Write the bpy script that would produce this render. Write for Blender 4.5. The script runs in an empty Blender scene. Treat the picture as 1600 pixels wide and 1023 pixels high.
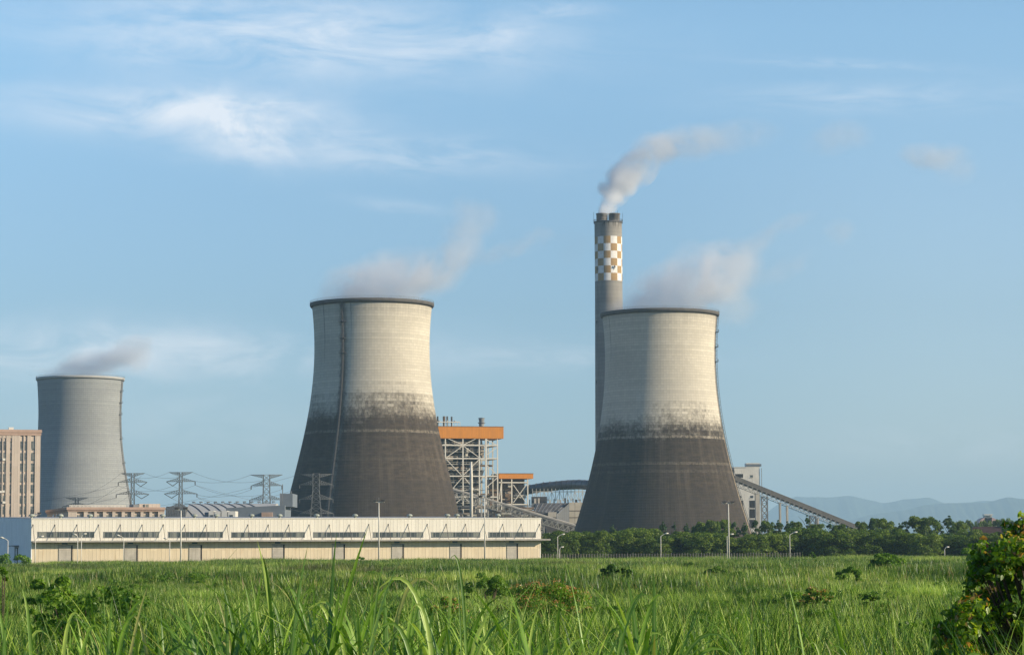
import bpy, math, random
import numpy as np
from mathutils import Matrix, Vector, Quaternion

# ------------------------------------------------------------------ camera, sky, sun, exposure
SC = bpy.context.scene
F = 3800.0                      # focal length in photo pixels (1600 px wide)
CAMZ = 3.5
PITCH = math.atan(348.5 / F)
ROLL = -math.radians(0.30)
cam_d = bpy.data.cameras.new('camera')
cam = bpy.data.objects.new('camera', cam_d)
SC.collection.objects.link(cam)
cam_d.sensor_width = 36.0
cam_d.lens = F / 1600 * 36.0
cam_d.clip_start = 0.3
cam_d.clip_end = 60000
cam.rotation_mode = 'QUATERNION'
CQ = Quaternion((1, 0, 0), math.pi / 2 + PITCH) @ Quaternion((0, 0, 1), ROLL)
cam.rotation_quaternion = CQ
cam.location = (0, 0, CAMZ)
SC.camera = cam
SC.render.resolution_x, SC.render.resolution_y = 1024, 654

SUN_EL = math.radians(20.4)
SUN_H = Vector((0.951, -0.308, 0)).normalized()
SUN_DIR = Vector((SUN_H.x * math.cos(SUN_EL), SUN_H.y * math.cos(SUN_EL), math.sin(SUN_EL)))
sun_d = bpy.data.lights.new('sun', 'SUN')
sun_d.energy = 5.0
sun_d.angle = math.radians(0.53)
sun_d.color = (1.0, 0.84, 0.60)
sun = bpy.data.objects.new('sun', sun_d)
sun.rotation_mode = 'QUATERNION'
sun.rotation_quaternion = SUN_DIR.to_track_quat('Z', 'Y')
sun.location = (300, -100, 200)
SC.collection.objects.link(sun)

SC.view_settings.view_transform = 'Standard'
SC.view_settings.look = 'None'
SC.view_settings.exposure = 0.38
SC.view_settings.gamma = 1.0
SC.cycles.use_denoising = True
SC.cycles.max_bounces = 8
SC.cycles.volume_bounces = 6
SC.cycles.transparent_max_bounces = 8
SC.cycles.volume_max_steps = 256


class NT:
    """small helper around a node tree"""
    def __init__(s, tree):
        s.t = tree
        s.n = tree.nodes
        s.l = tree.links

    def new(s, kind, **kw):
        nd = s.n.new(kind)
        for k, v in kw.items():
            setattr(nd, k, v)
        return nd

    def put(s, sock, v):
        if hasattr(v, 'is_output') or isinstance(v, bpy.types.NodeSocket):
            s.l.new(v, sock)
        else:
            if isinstance(v, (tuple, list)) and len(v) == 3 and sock.type == 'RGBA':
                v = (*v, 1)
            sock.default_value = v

    def m(s, op, a, b=0.0, c=0.0, clamp=False):
        nd = s.new('ShaderNodeMath', operation=op)
        nd.use_clamp = clamp
        s.put(nd.inputs[0], a)
        s.put(nd.inputs[1], b)
        s.put(nd.inputs[2], c)
        return nd.outputs[0]

    def mix(s, fac, a, b, blend='MIX'):
        nd = s.new('ShaderNodeMix', data_type='RGBA', blend_type=blend)
        s.put(nd.inputs[0], fac)
        s.put(nd.inputs[6], a)
        s.put(nd.inputs[7], b)
        return nd.outputs[2]

    def step(s, x, lo, hi, to0=0.0, to1=1.0):
        nd = s.new('ShaderNodeMapRange', interpolation_type='SMOOTHSTEP')
        s.put(nd.inputs[0], x)
        nd.inputs[1].default_value = lo
        nd.inputs[2].default_value = hi
        nd.inputs[3].default_value = to0
        nd.inputs[4].default_value = to1
        return nd.outputs[0]

    def xyz(s, v):
        nd = s.new('ShaderNodeSeparateXYZ')
        s.put(nd.inputs[0], v)
        return nd.outputs

    def vec(s, x, y, z=0.0):
        nd = s.new('ShaderNodeCombineXYZ')
        s.put(nd.inputs[0], x)
        s.put(nd.inputs[1], y)
        s.put(nd.inputs[2], z)
        return nd.outputs[0]

    def noise(s, v, scale=1.0, detail=3.0, rough=0.55, dist=0.0):
        nd = s.new('ShaderNodeTexNoise')
        s.put(nd.inputs['Vector'], v)
        nd.inputs['Scale'].default_value = scale
        nd.inputs['Detail'].default_value = detail
        nd.inputs['Roughness'].default_value = rough
        nd.inputs['Distortion'].default_value = dist
        return nd.outputs[0]

    def white(s, v):
        nd = s.new('ShaderNodeTexWhiteNoise', noise_dimensions='3D')
        s.put(nd.inputs['Vector'], v)
        return nd.outputs[0]


world = bpy.data.worlds.new('World')
SC.world = world
world.use_nodes = True
W = NT(world.node_tree)
W.n.clear()
w_out = W.new('ShaderNodeOutputWorld')
w_bg = W.new('ShaderNodeBackground')
w_bg.inputs[1].default_value = 0.10
W.l.new(w_bg.outputs[0], w_out.inputs[0])
sky = W.new('ShaderNodeTexSky', sky_type='NISHITA')
sky.sun_disc = False
sky.sun_elevation = SUN_EL
sky.sun_rotation = math.atan2(SUN_H.x, SUN_H.y)
sky.altitude = 50
sky.air_density = 1.0
sky.dust_density = 0.6
sky.ozone_density = 1.6
w_tc = W.new('ShaderNodeTexCoord')
wx, wy, wz = W.xyz(w_tc.outputs['Generated'])
w_front = W.m('GREATER_THAN', wy, 0.05)
w_ys = W.m('MAXIMUM', wy, 0.05)
w_az = W.m('DIVIDE', wx, w_ys)        # tangent of azimuth
w_el = W.m('DIVIDE', wz, w_ys)        # tangent of elevation
w_gx = W.m('MULTIPLY', w_az, 38.0)    # one unit = 100 photo px
w_gy = W.m('MULTIPLY', w_el, 38.0)
w_ramp = W.new('ShaderNodeValToRGB')
W.l.new(W.m('DIVIDE', w_gy, 20.0, clamp=True), w_ramp.inputs[0])
_el = w_ramp.color_ramp.elements
_st = [(0.0, (.60, .80, 1.22)), (.08, (.68, .86, 1.20)), (.19, (.72, .89, 1.12)), (.28, (.86, 1.04, 1.23)), (.41, (1.11, 1.34, 1.46)), (.55, (1.15, 1.38, 1.5)), (1.0, (.64, .80, 1.0))]
for _i, (_p, _c) in enumerate(_st):
    _e = _el[_i] if _i < 2 else _el.new(_p)
    _e.position = _p
    _e.color = (_c[0] / 2, _c[1] / 2, _c[2] / 2, 1)
w_tint = W.mix(1.0, w_ramp.outputs[0], (2.0, 2.0, 2.0), 'MULTIPLY')
w_col = W.mix(1.0, sky.outputs[0], w_tint, 'MULTIPLY')
w_side = W.m('MULTIPLY', W.step(w_gx, 0.8, 7.5), W.step(w_gy, 9.5, 4.0, 0.0, 1.0))
w_side = W.m('MULTIPLY', w_side, w_front)
w_col = W.mix(w_side, w_col, W.mix(1.0, w_col, (1.34, 1.20, 1.13), 'MULTIPLY'))


def sky_cloud(px, py, hw, hh, ang, strength, sharp=1.0, scale=(1.1, 3.2), seed=0.0, thr=0.36):
    """a soft cirrus streak in azimuth/elevation space; returns its mask"""
    cx, cy = (px - 800) / 100, (860 - py) / 100
    a = math.radians(ang)
    dx = W.m('SUBTRACT', w_gx, cx)
    dy = W.m('SUBTRACT', w_gy, cy)
    rx = W.m('ADD', W.m('MULTIPLY', dx, math.cos(a)), W.m('MULTIPLY', dy, math.sin(a)))
    ry = W.m('SUBTRACT', W.m('MULTIPLY', dy, math.cos(a)), W.m('MULTIPLY', dx, math.sin(a)))
    nv = W.vec(W.m('MULTIPLY', rx, scale[0]), W.m('MULTIPLY', ry, scale[1]), seed)
    n = W.noise(nv, 1.0, 6.0, 0.62, 0.6)
    warp = W.m('MULTIPLY', W.m('SUBTRACT', W.noise(W.vec(rx, ry, seed + 5), 0.8, 4.0), 0.5), 0.9)
    ex = W.m('DIVIDE', rx, hw / 100)
    ey = W.m('ADD', W.m('DIVIDE', ry, hh / 100), warp)
    d = W.m('ADD', W.m('MULTIPLY', ex, ex), W.m('MULTIPLY', ey, ey))
    g = W.m('EXPONENT', W.m('MULTIPLY', d, -1.2 * sharp))
    return W.m('MULTIPLY', W.m('MULTIPLY', g, W.step(n, thr - .08, thr + 0.36)), strength)


clouds = [
    (470, 48, 380, 60, -3, 0.72, 0.9, (0.5, 1.9), 1.0, .32),
    (760, 50, 80, 20, 5, 0.45, 1.0, (1.2, 4.0), 2.0),
    (880, 8, 70, 14, 0, 0.40, 1.0, (1.2, 4.0), 3.0),
    (270, 166, 250, 38, -3, 0.85, 0.9, (0.5, 1.5), 4.0, .30),
    (390, 192, 110, 52, -14, 0.85, 1.0, (0.9, 1.2), 5.0),
    (580, 232, 280, 32, -3, 0.45, 1.0, (0.7, 3.0), 6.0),
    (1380, 148, 230, 26, 0, 0.30, 1.0, (0.7, 3.4), 7.0),
    (1320, 95, 190, 9, -3, 0.22, 1.0, (1.4, 6.0), 8.0),
    (150, 548, 470, 48, -1, 0.85, 1.0, (0.5, 1.3), 9.0),
    (860, 560, 260, 22, 0, 0.30, 1.0, (0.8, 3.0), 10.0),
    (620, 320, 90, 12, -8, 0.22, 1.0, (1.0, 3.0), 11.0),
    (1500, 700, 260, 34, 0, 0.22, 1.0, (0.8, 2.2), 12.0),
    (405, 700, 22, 20, 0, 0.25, 1.0, (2.0, 3.0), 13.0),
    (250, 660, 300, 45, 0, 0.22, 1.0, (0.6, 1.6), 14.0),
]
w_mask = 0.0
for c in clouds:
    mk = sky_cloud(*c)
    w_mask = mk if w_mask == 0.0 else W.m('ADD', w_mask, mk)
w_mask = W.m('MULTIPLY', W.m('MINIMUM', w_mask, 0.85), w_front)
CLOUD_COL = (7.3, 7.6, 8.1)
w_col = W.mix(w_mask, w_col, CLOUD_COL)
W.l.new(w_col, w_bg.inputs[0])

# ------------------------------------------------------------------ helpers
RNG = np.random.default_rng(7)
random.seed(7)
COL = SC.collection


def ray(px, py):
    return CQ @ Vector((px - 800, -(py - 511.5), -F))


def P(px, py, Y):
    """photo pixel seen at depth Y (metres ahead) -> world point"""
    d = ray(px, py)
    t = Y / d.y
    return Vector((d.x * t, Y, CAMZ + d.z * t))


def link(o, parent=None):
    COL.objects.link(o)
    if parent is not None:
        o.parent = parent
    return o


def tag(o, label=None, cat=None, group=None, kind=None):
    if label: o['label'] = label
    if cat: o['category'] = cat
    if group: o['group'] = group
    if kind: o['kind'] = kind
    return o


def empty(name, loc, rz=0.0, label=None, cat=None, group=None):
    o = bpy.data.objects.new(name, None)
    o.location = loc
    o.rotation_euler = (0, 0, rz)
    link(o)
    return tag(o, label, cat, group)


def copy_tree(o, parent=None):
    c = o.copy()
    COL.objects.link(c)
    if parent is not None:
        c.parent = parent
    for ch in list(o.children):
        copy_tree(ch, c)
    return c


class MB:
    """mesh collector"""
    def __init__(s):
        s.v, s.f = [], []

    def box(s, x0, x1, y0, y1, z0, z1):
        b = len(s.v)
        s.v += [(x0, y0, z0), (x1, y0, z0), (x1, y1, z0), (x0, y1, z0),
                (x0, y0, z1), (x1, y0, z1), (x1, y1, z1), (x0, y1, z1)]
        s.f += [tuple(b + i for i in q) for q in
                ((0, 3, 2, 1), (4, 5, 6, 7), (0, 1, 5, 4), (1, 2, 6, 5), (2, 3, 7, 6), (3, 0, 4, 7))]
        return s

    def bar(s, p0, p1, w, h=None):
        p0, p1 = Vector(p0), Vector(p1)
        h = h or w
        d = (p1 - p0)
        if d.length < 1e-6: return s
        d.normalize()
        up = Vector((0, 0, 1)) if abs(d.z) < 0.95 else Vector((0, 1, 0))
        a = d.cross(up).normalized() * w / 2
        b = a.cross(d).normalized() * h / 2
        k = len(s.v)
        for p in (p0, p1):
            s.v += [tuple(p - a - b), tuple(p + a - b), tuple(p + a + b), tuple(p - a + b)]
        s.f += [tuple(k + i for i in q) for q in
                ((0, 1, 2, 3), (7, 6, 5, 4), (0, 4, 5, 1), (1, 5, 6, 2), (2, 6, 7, 3), (3, 7, 4, 0))]
        return s

    def tube(s, pts, r, n=8, caps=True):
        pts = [Vector(p) for p in pts]
        rs = r if isinstance(r, (list, tuple)) else [r] * len(pts)
        k = len(s.v)
        for i, p in enumerate(pts):
            d = (pts[min(i + 1, len(pts) - 1)] - pts[max(i - 1, 0)]).normalized()
            up = Vector((0, 0, 1)) if abs(d.z) < 0.9 else Vector((0, 1, 0))
            a = d.cross(up).normalized()
            b = a.cross(d).normalized()
            for j in range(n):
                t = 2 * math.pi * j / n
                s.v.append(tuple(p + (a * math.cos(t) + b * math.sin(t)) * rs[i]))
        for i in range(len(pts) - 1):
            for j in range(n):
                j2 = (j + 1) % n
                s.f.append((k + i * n + j, k + i * n + j2, k + (i + 1) * n + j2, k + (i + 1) * n + j))
        if caps:
            s.f.append(tuple(k + j for j in reversed(range(n))))
            s.f.append(tuple(k + (len(pts) - 1) * n + j for j in range(n)))
        return s

    def lathe(s, prof, n=24, c=(0, 0)):
        k = len(s.v)
        for r, z in prof:
            for j in range(n):
                t = 2 * math.pi * j / n
                s.v.append((c[0] + r * math.cos(t), c[1] + r * math.sin(t), z))
        for i in range(len(prof) - 1):
            for j in range(n):
                j2 = (j + 1) % n
                s.f.append((k + i * n + j, k + i * n + j2, k + (i + 1) * n + j2, k + (i + 1) * n + j))
        return s

    def prism(s, poly, y0, y1):
        """polygon in x,z extruded along y"""
        k, n = len(s.v), len(poly)
        s.v += [(x, y0, z) for x, z in poly] + [(x, y1, z) for x, z in poly]
        s.f.append(tuple(k + i for i in range(n)))
        s.f.append(tuple(k + n + i for i in reversed(range(n))))
        for i in range(n):
            j = (i + 1) % n
            s.f.append((k + i, k + n + i, k + n + j, k + j))
        return s

    def build(s, name, mat, parent=None, smooth=False, loc=None):
        me = bpy.data.meshes.new(name)
        me.from_pydata(s.v, [], s.f)
        me.validate()
        if mat: me.materials.append(mat)
        if smooth:
            me.polygons.foreach_set('use_smooth', [True] * len(me.polygons))
            me.update()
        o = bpy.data.objects.new(name, me)
        if loc: o.location = loc
        return link(o, parent)


def np_mesh(name, V, Q, mat, uv=None, smooth=False):
    """V (n,3), Q (m,k) faces with k verts each"""
    me = bpy.data.meshes.new(name)
    V = np.asarray(V, dtype=np.float32)
    Q = np.asarray(Q, dtype=np.int32)
    m, k = Q.shape
    me.vertices.add(len(V))
    me.vertices.foreach_set('co', V.ravel())
    me.loops.add(m * k)
    me.loops.foreach_set('vertex_index', Q.ravel())
    me.polygons.add(m)
    me.polygons.foreach_set('loop_start', np.arange(0, m * k, k, dtype=np.int32))
    me.update(calc_edges=True)
    if uv is not None:
        ul = me.uv_layers.new(name='UVMap')
        ul.data.foreach_set('uv', np.asarray(uv, dtype=np.float32)[Q.ravel()].ravel())
    if smooth:
        me.polygons.foreach_set('use_smooth', np.ones(m, dtype=bool))
    me.materials.append(mat)
    return me


# ------------------------------------------------------------------ materials
def new_mat(name, rough=0.8, spec=0.3):
    m = bpy.data.materials.new(name)
    m.use_nodes = True
    nt = NT(m.node_tree)
    b = nt.n['Principled BSDF']
    b.inputs['Roughness'].default_value = rough
    b.inputs['Specular IOR Level'].default_value = spec
    return m, nt, b


def mat_plain(name, col, rough=0.7, var=0.15, scale=0.5, spec=0.3, metal=0.0, grime=0.0):
    """painted / weathered surface: base colour broken up by noise and vertical dirt streaks"""
    m, nt, b = new_mat(name, rough, spec)
    tc = nt.new('ShaderNodeTexCoord')
    x, y, z = nt.xyz(tc.outputs['Object'])
    n = nt.noise(tc.outputs['Object'], scale, 5.0, 0.65)
    c = nt.mix(nt.step(n, 0.3, 0.7), tuple(k * (1 - var) for k in col), tuple(min(1, k * (1 + var)) for k in col))
    if grime:
        s = nt.noise(nt.vec(nt.m('MULTIPLY', x, 1.4), nt.m('MULTIPLY', y, 1.4), nt.m('MULTIPLY', z, 0.12)), 1.0, 4.0, 0.6)
        c = nt.mix(nt.step(s, 0.48, 0.78, 0, grime), c, tuple(k * 0.35 for k in (0.30, 0.25, 0.2)))
    nt.l.new(c, b.inputs['Base Color'])
    b.inputs['Metallic'].default_value = metal
    return m


def mat_panel(name, col, pitch=0.9, axis='x', depth=0.12, rough=0.55, grime=0.25, rust=(0.35, 0.22, 0.12)):
    """ribbed sheet cladding, with real bump ribs, panel to panel variation and streaks"""
    m, nt, b = new_mat(name, rough, 0.4)
    tc = nt.new('ShaderNodeTexCoord')
    x, y, z = nt.xyz(tc.outputs['Object'])
    u = x if axis == 'x' else y
    fr = nt.m('FRACT', nt.m('DIVIDE', u, pitch))
    seam = nt.step(nt.m('ABSOLUTE', nt.m('SUBTRACT', fr, 0.5)), 0.40, 0.5)
    cell = nt.white(nt.vec(nt.m('FLOOR', nt.m('DIVIDE', u, pitch)), nt.m('FLOOR', nt.m('DIVIDE', z, 4.0)), 0.0))
    k = nt.m('ADD', 0.93, nt.m('MULTIPLY', cell, 0.12))
    c = nt.mix(1.0, (*col, 1), nt.vec(k, k, k), 'MULTIPLY')
    c = nt.mix(nt.m('MULTIPLY', seam, depth * 2.2), c, tuple(q * 0.45 for q in col))
    s = nt.noise(nt.vec(nt.m('MULTIPLY', u, 1.1), 0.0, nt.m('MULTIPLY', z, 0.16)), 1.0, 5.0, 0.65)
    c = nt.mix(nt.step(s, 0.5, 0.82, 0, grime), c, rust)
    s2 = nt.noise(tc.outputs['Object'], 0.22, 4.0, 0.6)
    c = nt.mix(nt.step(s2, 0.45, 0.8, 0, 0.22), c, tuple(q * 0.7 for q in col))
    nt.l.new(c, b.inputs['Base Color'])
    bp = nt.new('ShaderNodeBump')
    bp.inputs['Strength'].default_value = 0.5
    bp.inputs['Distance'].default_value = 0.08
    nt.l.new(seam, bp.inputs['Height'])
    nt.l.new(bp.outputs[0], b.inputs['Normal'])
    return m


def mat_tower(name, col, ref_r, stain=None, stain_soft=7.0, streak=None, crack=None, top_dark=0.0, dark2=None, lines=0.35, sb=1.0):
    """slip-formed concrete: lift rings and shuttering panels, algae / soot stain below a ragged line"""
    m, nt, b = new_mat(name, 0.9, 0.2)
    uvn = nt.new('ShaderNodeUVMap')
    uvn.uv_map = 'UVMap'
    u, v, _ = nt.xyz(uvn.outputs[0])
    ring = 1.45
    pan = 1.55
    fv = nt.m('FRACT', nt.m('DIVIDE', v, ring))
    lv = nt.step(nt.m('ABSOLUTE', nt.m('SUBTRACT', fv, 0.5)), 0.34, 0.5)
    fu = nt.m('FRACT', nt.m('DIVIDE', u, pan))
    lu = nt.step(nt.m('ABSOLUTE', nt.m('SUBTRACT', fu, 0.5)), 0.38, 0.5)
    iv = nt.m('FLOOR', nt.m('DIVIDE', v, ring))
    iu = nt.m('FLOOR', nt.m('DIVIDE', u, pan))
    cell = nt.white(nt.vec(iu, iv, 1.0))
    rw = nt.white(nt.vec(0.0, iv, 3.0))
    tone = nt.m('ADD', 0.86, nt.m('ADD', nt.m('MULTIPLY', cell, 0.10), nt.m('MULTIPLY', rw, 0.14)))
    base = nt.mix(1.0, (*col, 1), nt.vec(tone, tone, tone), 'MULTIPLY')
    base = nt.mix(nt.m('MULTIPLY', lv, lines), base, tuple(k * 0.45 for k in col))
    base = nt.mix(nt.m('MULTIPLY', lu, lines * 0.55), base, tuple(k * 0.45 for k in col))
    big = nt.noise(nt.vec(nt.m('MULTIPLY', u, 0.03), nt.m('MULTIPLY', v, 0.05), 2.0), 1.0, 5.0, 0.6)
    base = nt.mix(nt.step(big, 0.42, 0.72, 0, 0.35), base, tuple(k * 0.62 for k in (col[0], col[1], col[2] * 1.04)))
    vert = nt.noise(nt.vec(nt.m('MULTIPLY', u, 0.45), nt.m('MULTIPLY', v, 0.02), 7.0), 1.0, 4.0, 0.6)
    base = nt.mix(nt.step(vert, 0.5, 0.8, 0, 0.22), base, tuple(k * 0.6 for k in col))
    if top_dark:
        tn = nt.noise(nt.vec(nt.m('MULTIPLY', u, 0.5), nt.m('MULTIPLY', v, 0.05), 9.0), 1.0, 4.0)
        tz = nt.m('ADD', v, nt.m('MULTIPLY', nt.m('SUBTRACT', tn, 0.5), 14.0))
        base = nt.mix(nt.step(tz, top_dark - 9, top_dark + 2, 0, 0.32), base, (0.16, 0.15, 0.14))
    if stain:
        n1 = nt.noise(nt.vec(nt.m('MULTIPLY', u, 0.035), nt.m('MULTIPLY', v, 0.03), 11.0), 1.0, 3.0, 0.5)
        n2 = nt.noise(nt.vec(nt.m('MULTIPLY', u, 0.60), nt.m('MULTIPLY', v, 0.34), 13.0), 1.0, 7.0, 0.78)
        rag = nt.m('ADD', nt.m('MULTIPLY', nt.m('SUBTRACT', n1, 0.5), 30.0), nt.m('MULTIPLY', nt.m('SUBTRACT', n2, 0.5), 26.0))
        rag = nt.m('ADD', rag, nt.m('MULTIPLY', nt.m('SUBTRACT', cell, 0.5), 3.5))
        rag = nt.m('ADD', rag, nt.m('MULTIPLY', nt.m('SUBTRACT', rw, 0.5), 6.0))
        zz = nt.m('ADD', v, rag)
        smask = nt.step(zz, stain - stain_soft, stain + stain_soft, 1.0, 0.0)
        sn = nt.noise(nt.vec(nt.m('MULTIPLY', u, 0.25), nt.m('MULTIPLY', v, 0.5), 17.0), 1.0, 5.0, 0.7)
        sc = nt.mix(nt.step(sn, 0.35, 0.7), tuple(k * sb for k in (0.040, 0.032, 0.025)), tuple(k * sb for k in (0.078, 0.061, 0.047)))
        sc = nt.mix(nt.m('MULTIPLY', lv, 0.45), sc, (0.045, 0.04, 0.036))
        sc = nt.mix(nt.m('MULTIPLY', lu, 0.22), sc, (0.05, 0.043, 0.037))
        vs = nt.noise(nt.vec(nt.m('MULTIPLY', u, 0.33), nt.m('MULTIPLY', v, 0.012), 31.0), 1.0, 5.0, 0.65)
        sc = nt.mix(nt.step(vs, 0.46, 0.72, 0, 0.42), sc, (0.15, 0.122, 0.094))
        # pale lime bands left along some lift joints
        lime = nt.m('MULTIPLY', nt.m('GREATER_THAN', rw, 0.80), nt.step(n2, 0.40, 0.58))
        lime = nt.m('MULTIPLY', lime, nt.step(v, stain - 34, stain - 10))
        sc = nt.mix(nt.m('MULTIPLY', lime, 0.6), sc, (0.30, 0.265, 0.21))
        sc = nt.mix(nt.m('MULTIPLY', nt.step(nt.m('ADD', v, nt.m('MULTIPLY', rag, .5)), stain - 26, stain - 10), .15), sc, (0.022, 0.018, 0.015))
        if dark2:
            sc = nt.mix(nt.step(v, dark2 - 0.5, dark2 + 0.5, 0.42, 0.0), sc, (0.042, 0.036, 0.032))
        base = nt.mix(smask, base, sc)
    if streak is not None:
        u0, wid, zhi, zlo, colr, st = streak
        wob = nt.m('MULTIPLY', nt.m('SUBTRACT', nt.noise(nt.vec(0.0, nt.m('MULTIPLY', v, 0.2), 19.0), 1.0, 4.0), 0.5), 2.5)
        d = nt.m('ABSOLUTE', nt.m('ADD', nt.m('SUBTRACT', u, u0), wob))
        sn = nt.noise(nt.vec(nt.m('MULTIPLY', u, 0.8), nt.m('MULTIPLY', v, 0.4), 23.0), 1.0, 4.0, 0.7)
        mk = nt.m('MULTIPLY', nt.step(d, wid * 0.2, wid, 1, 0), nt.step(sn, 0.3, 0.6))
        mk = nt.m('MULTIPLY', mk, nt.m('MULTIPLY', nt.step(v, zhi - 4, zhi + 3, 1, 0), nt.step(v, zlo, zlo + 5)))
        base = nt.mix(nt.m('MULTIPLY', mk, st), base, colr)
        # soot beside the ladder above the stain line
        d2 = nt.m('ABSOLUTE', nt.m('SUBTRACT', u, u0))
        mk2 = nt.m('MULTIPLY', nt.step(nt.m('ADD', d2, nt.m('MULTIPLY', nt.m('SUBTRACT', sn, 0.5), 4.0)), 0.5, 3.2, 1, 0), nt.step(v, zhi - 8, zhi + 2))
        mk2 = nt.m('MULTIPLY', mk2, nt.step(v, zhi + 20, zhi + 50, 1, 0.75))
        base = nt.mix(nt.m('MULTIPLY', mk2, 0.85), base, (0.06, 0.055, 0.05))
    for u1, z1, w1 in (crack or []):
        d = nt.m('ABSOLUTE', nt.m('ADD', nt.m('SUBTRACT', u, u1), nt.m('MULTIPLY', nt.m('SUBTRACT', nt.noise(nt.vec(0.0, v, u1), 0.1, 3.0), 0.5), 1.2)))
        mk = nt.m('MULTIPLY', nt.step(d, w1 * 0.3, w1, 1, 0), nt.step(v, z1, z1 + 25))
        base = nt.mix(nt.m('MULTIPLY', mk, 0.75), base, (0.07, 0.065, 0.06))
    nt.l.new(base, b.inputs['Base Color'])
    bp = nt.new('ShaderNodeBump')
    bp.inputs['Strength'].default_value = 0.35
    bp.inputs['Distance'].default_value = 0.1
    nt.l.new(nt.m('ADD', lv, lu), bp.inputs['Height'])
    nt.l.new(bp.outputs[0], b.inputs['Normal'])
    return m


def mat_leaf(name, cols, transl=0.35, patch=0.0, uv_rib=False, pos_scale=0.05, gloss=0.06, rnd=0.5, isl=0.5):
    """foliage: cols = (dark, mid, light); varies per plant (instance random), per leaf position and in patches"""
    m = bpy.data.materials.new(name)
    m.use_nodes = True
    nt = NT(m.node_tree)
    nt.n.clear()
    out = nt.new('ShaderNodeOutputMaterial')
    oi = nt.new('ShaderNodeObjectInfo')
    ge = nt.new('ShaderNodeNewGeometry')
    ri = ge.outputs['Random Per Island']
    f = nt.m('ADD', nt.m('MULTIPLY', oi.outputs['Random'], rnd * 0.5), nt.m('MULTIPLY', nt.m('POWER', ri, 1.5), isl))
    f = nt.m('SUBTRACT', f, (isl - .5) * .45)
    big = nt.noise(ge.outputs['Position'], pos_scale, 4.0, 0.6)
    f = nt.m('ADD', f, nt.m('MULTIPLY', nt.m('SUBTRACT', big, 0.5), 1.3 if isl <= .5 else 2.4))
    if isl > .5:
        b3 = nt.noise(ge.outputs['Position'], pos_scale * 5, 3.0, 0.6)
        f = nt.m('ADD', f, nt.m('MULTIPLY', nt.m('SUBTRACT', b3, 0.5), 1.4))
    f = nt.m('ADD', f, 0.12)
    rp = nt.new('ShaderNodeValToRGB')
    nt.l.new(f, rp.inputs[0])
    el = rp.color_ramp.elements
    el[0].position, el[0].color = 0.1, (*cols[0], 1)
    el[1].position, el[1].color = 0.85, (*cols[2], 1)
    e = el.new(0.5)
    e.color = (*cols[1], 1)
    c = rp.outputs[0]
    if len(cols) > 3:
        # a few dead / tinted leaves
        c = nt.mix(nt.m('MULTIPLY', nt.m('GREATER_THAN', ri, 1 - cols[3][3]), 0.9), c, tuple(cols[3][:3]))
    if patch:
        pn = nt.noise(ge.outputs['Position'], 0.02, 3.0, 0.6)
        c = nt.mix(nt.step(pn, 0.55, 0.7, 0, patch), c, (0.16, 0.13, 0.07))
    if uv_rib:
        uvn = nt.new('ShaderNodeUVMap')
        uvn.uv_map = 'UVMap'
        u, v, _ = nt.xyz(uvn.outputs[0])
        rib = nt.step(nt.m('ABSOLUTE', nt.m('SUBTRACT', u, 0.5)), 0.03, 0.12, 1, 0)
        c = nt.mix(nt.m('MULTIPLY', rib, 0.55), c, (0.28, 0.34, 0.14))
        tip = nt.m('MULTIPLY', nt.step(v, 0.88, 1.0), nt.m('GREATER_THAN', ri, 0.6))
        c = nt.mix(nt.m('MULTIPLY', tip, 0.7), c, (0.30, 0.24, 0.10))
    d = nt.new('ShaderNodeBsdfDiffuse')
    nt.l.new(c, d.inputs[0])
    t = nt.new('ShaderNodeBsdfTranslucent')
    tcol = nt.mix(1.0, c, (1.25, 1.35, 0.55, 1), 'MULTIPLY')
    nt.l.new(tcol, t.inputs[0])
    mx = nt.new('ShaderNodeMixShader')
    mx.inputs[0].default_value = transl
    nt.l.new(d.outputs[0], mx.inputs[1])
    nt.l.new(t.outputs[0], mx.inputs[2])
    g = nt.new('ShaderNodeBsdfGlossy')
    g.inputs['Roughness'].default_value = 0.42
    g.inputs[0].default_value = (0.9, 0.95, 1.0, 1)
    mx2 = nt.new('ShaderNodeMixShader')
    mx2.inputs[0].default_value = gloss
    nt.l.new(mx.outputs[0], mx2.inputs[1])
    nt.l.new(g.outputs[0], mx2.inputs[2])
    nt.l.new(mx2.outputs[0], out.inputs[0])
    return m


def mat_glass(name, col=(0.05, 0.065, 0.075), cell=0.9, light=0.3):
    """window glazing: dark reflective panes, a few with pale blinds behind"""
    m, nt, b = new_mat(name, 0.12, 0.8)
    tc = nt.new('ShaderNodeTexCoord')
    x, y, z = nt.xyz(tc.outputs['Object'])
    w = nt.white(nt.vec(nt.m('FLOOR', nt.m('DIVIDE', x, cell)), nt.m('FLOOR', nt.m('DIVIDE', z, cell * 2)), 5.0))
    c = nt.mix(nt.step(w, 1 - light - 0.1, 1 - light + 0.1), col, (0.20, 0.21, 0.19))
    nt.l.new(c, b.inputs['Base Color'])
    return m


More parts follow.
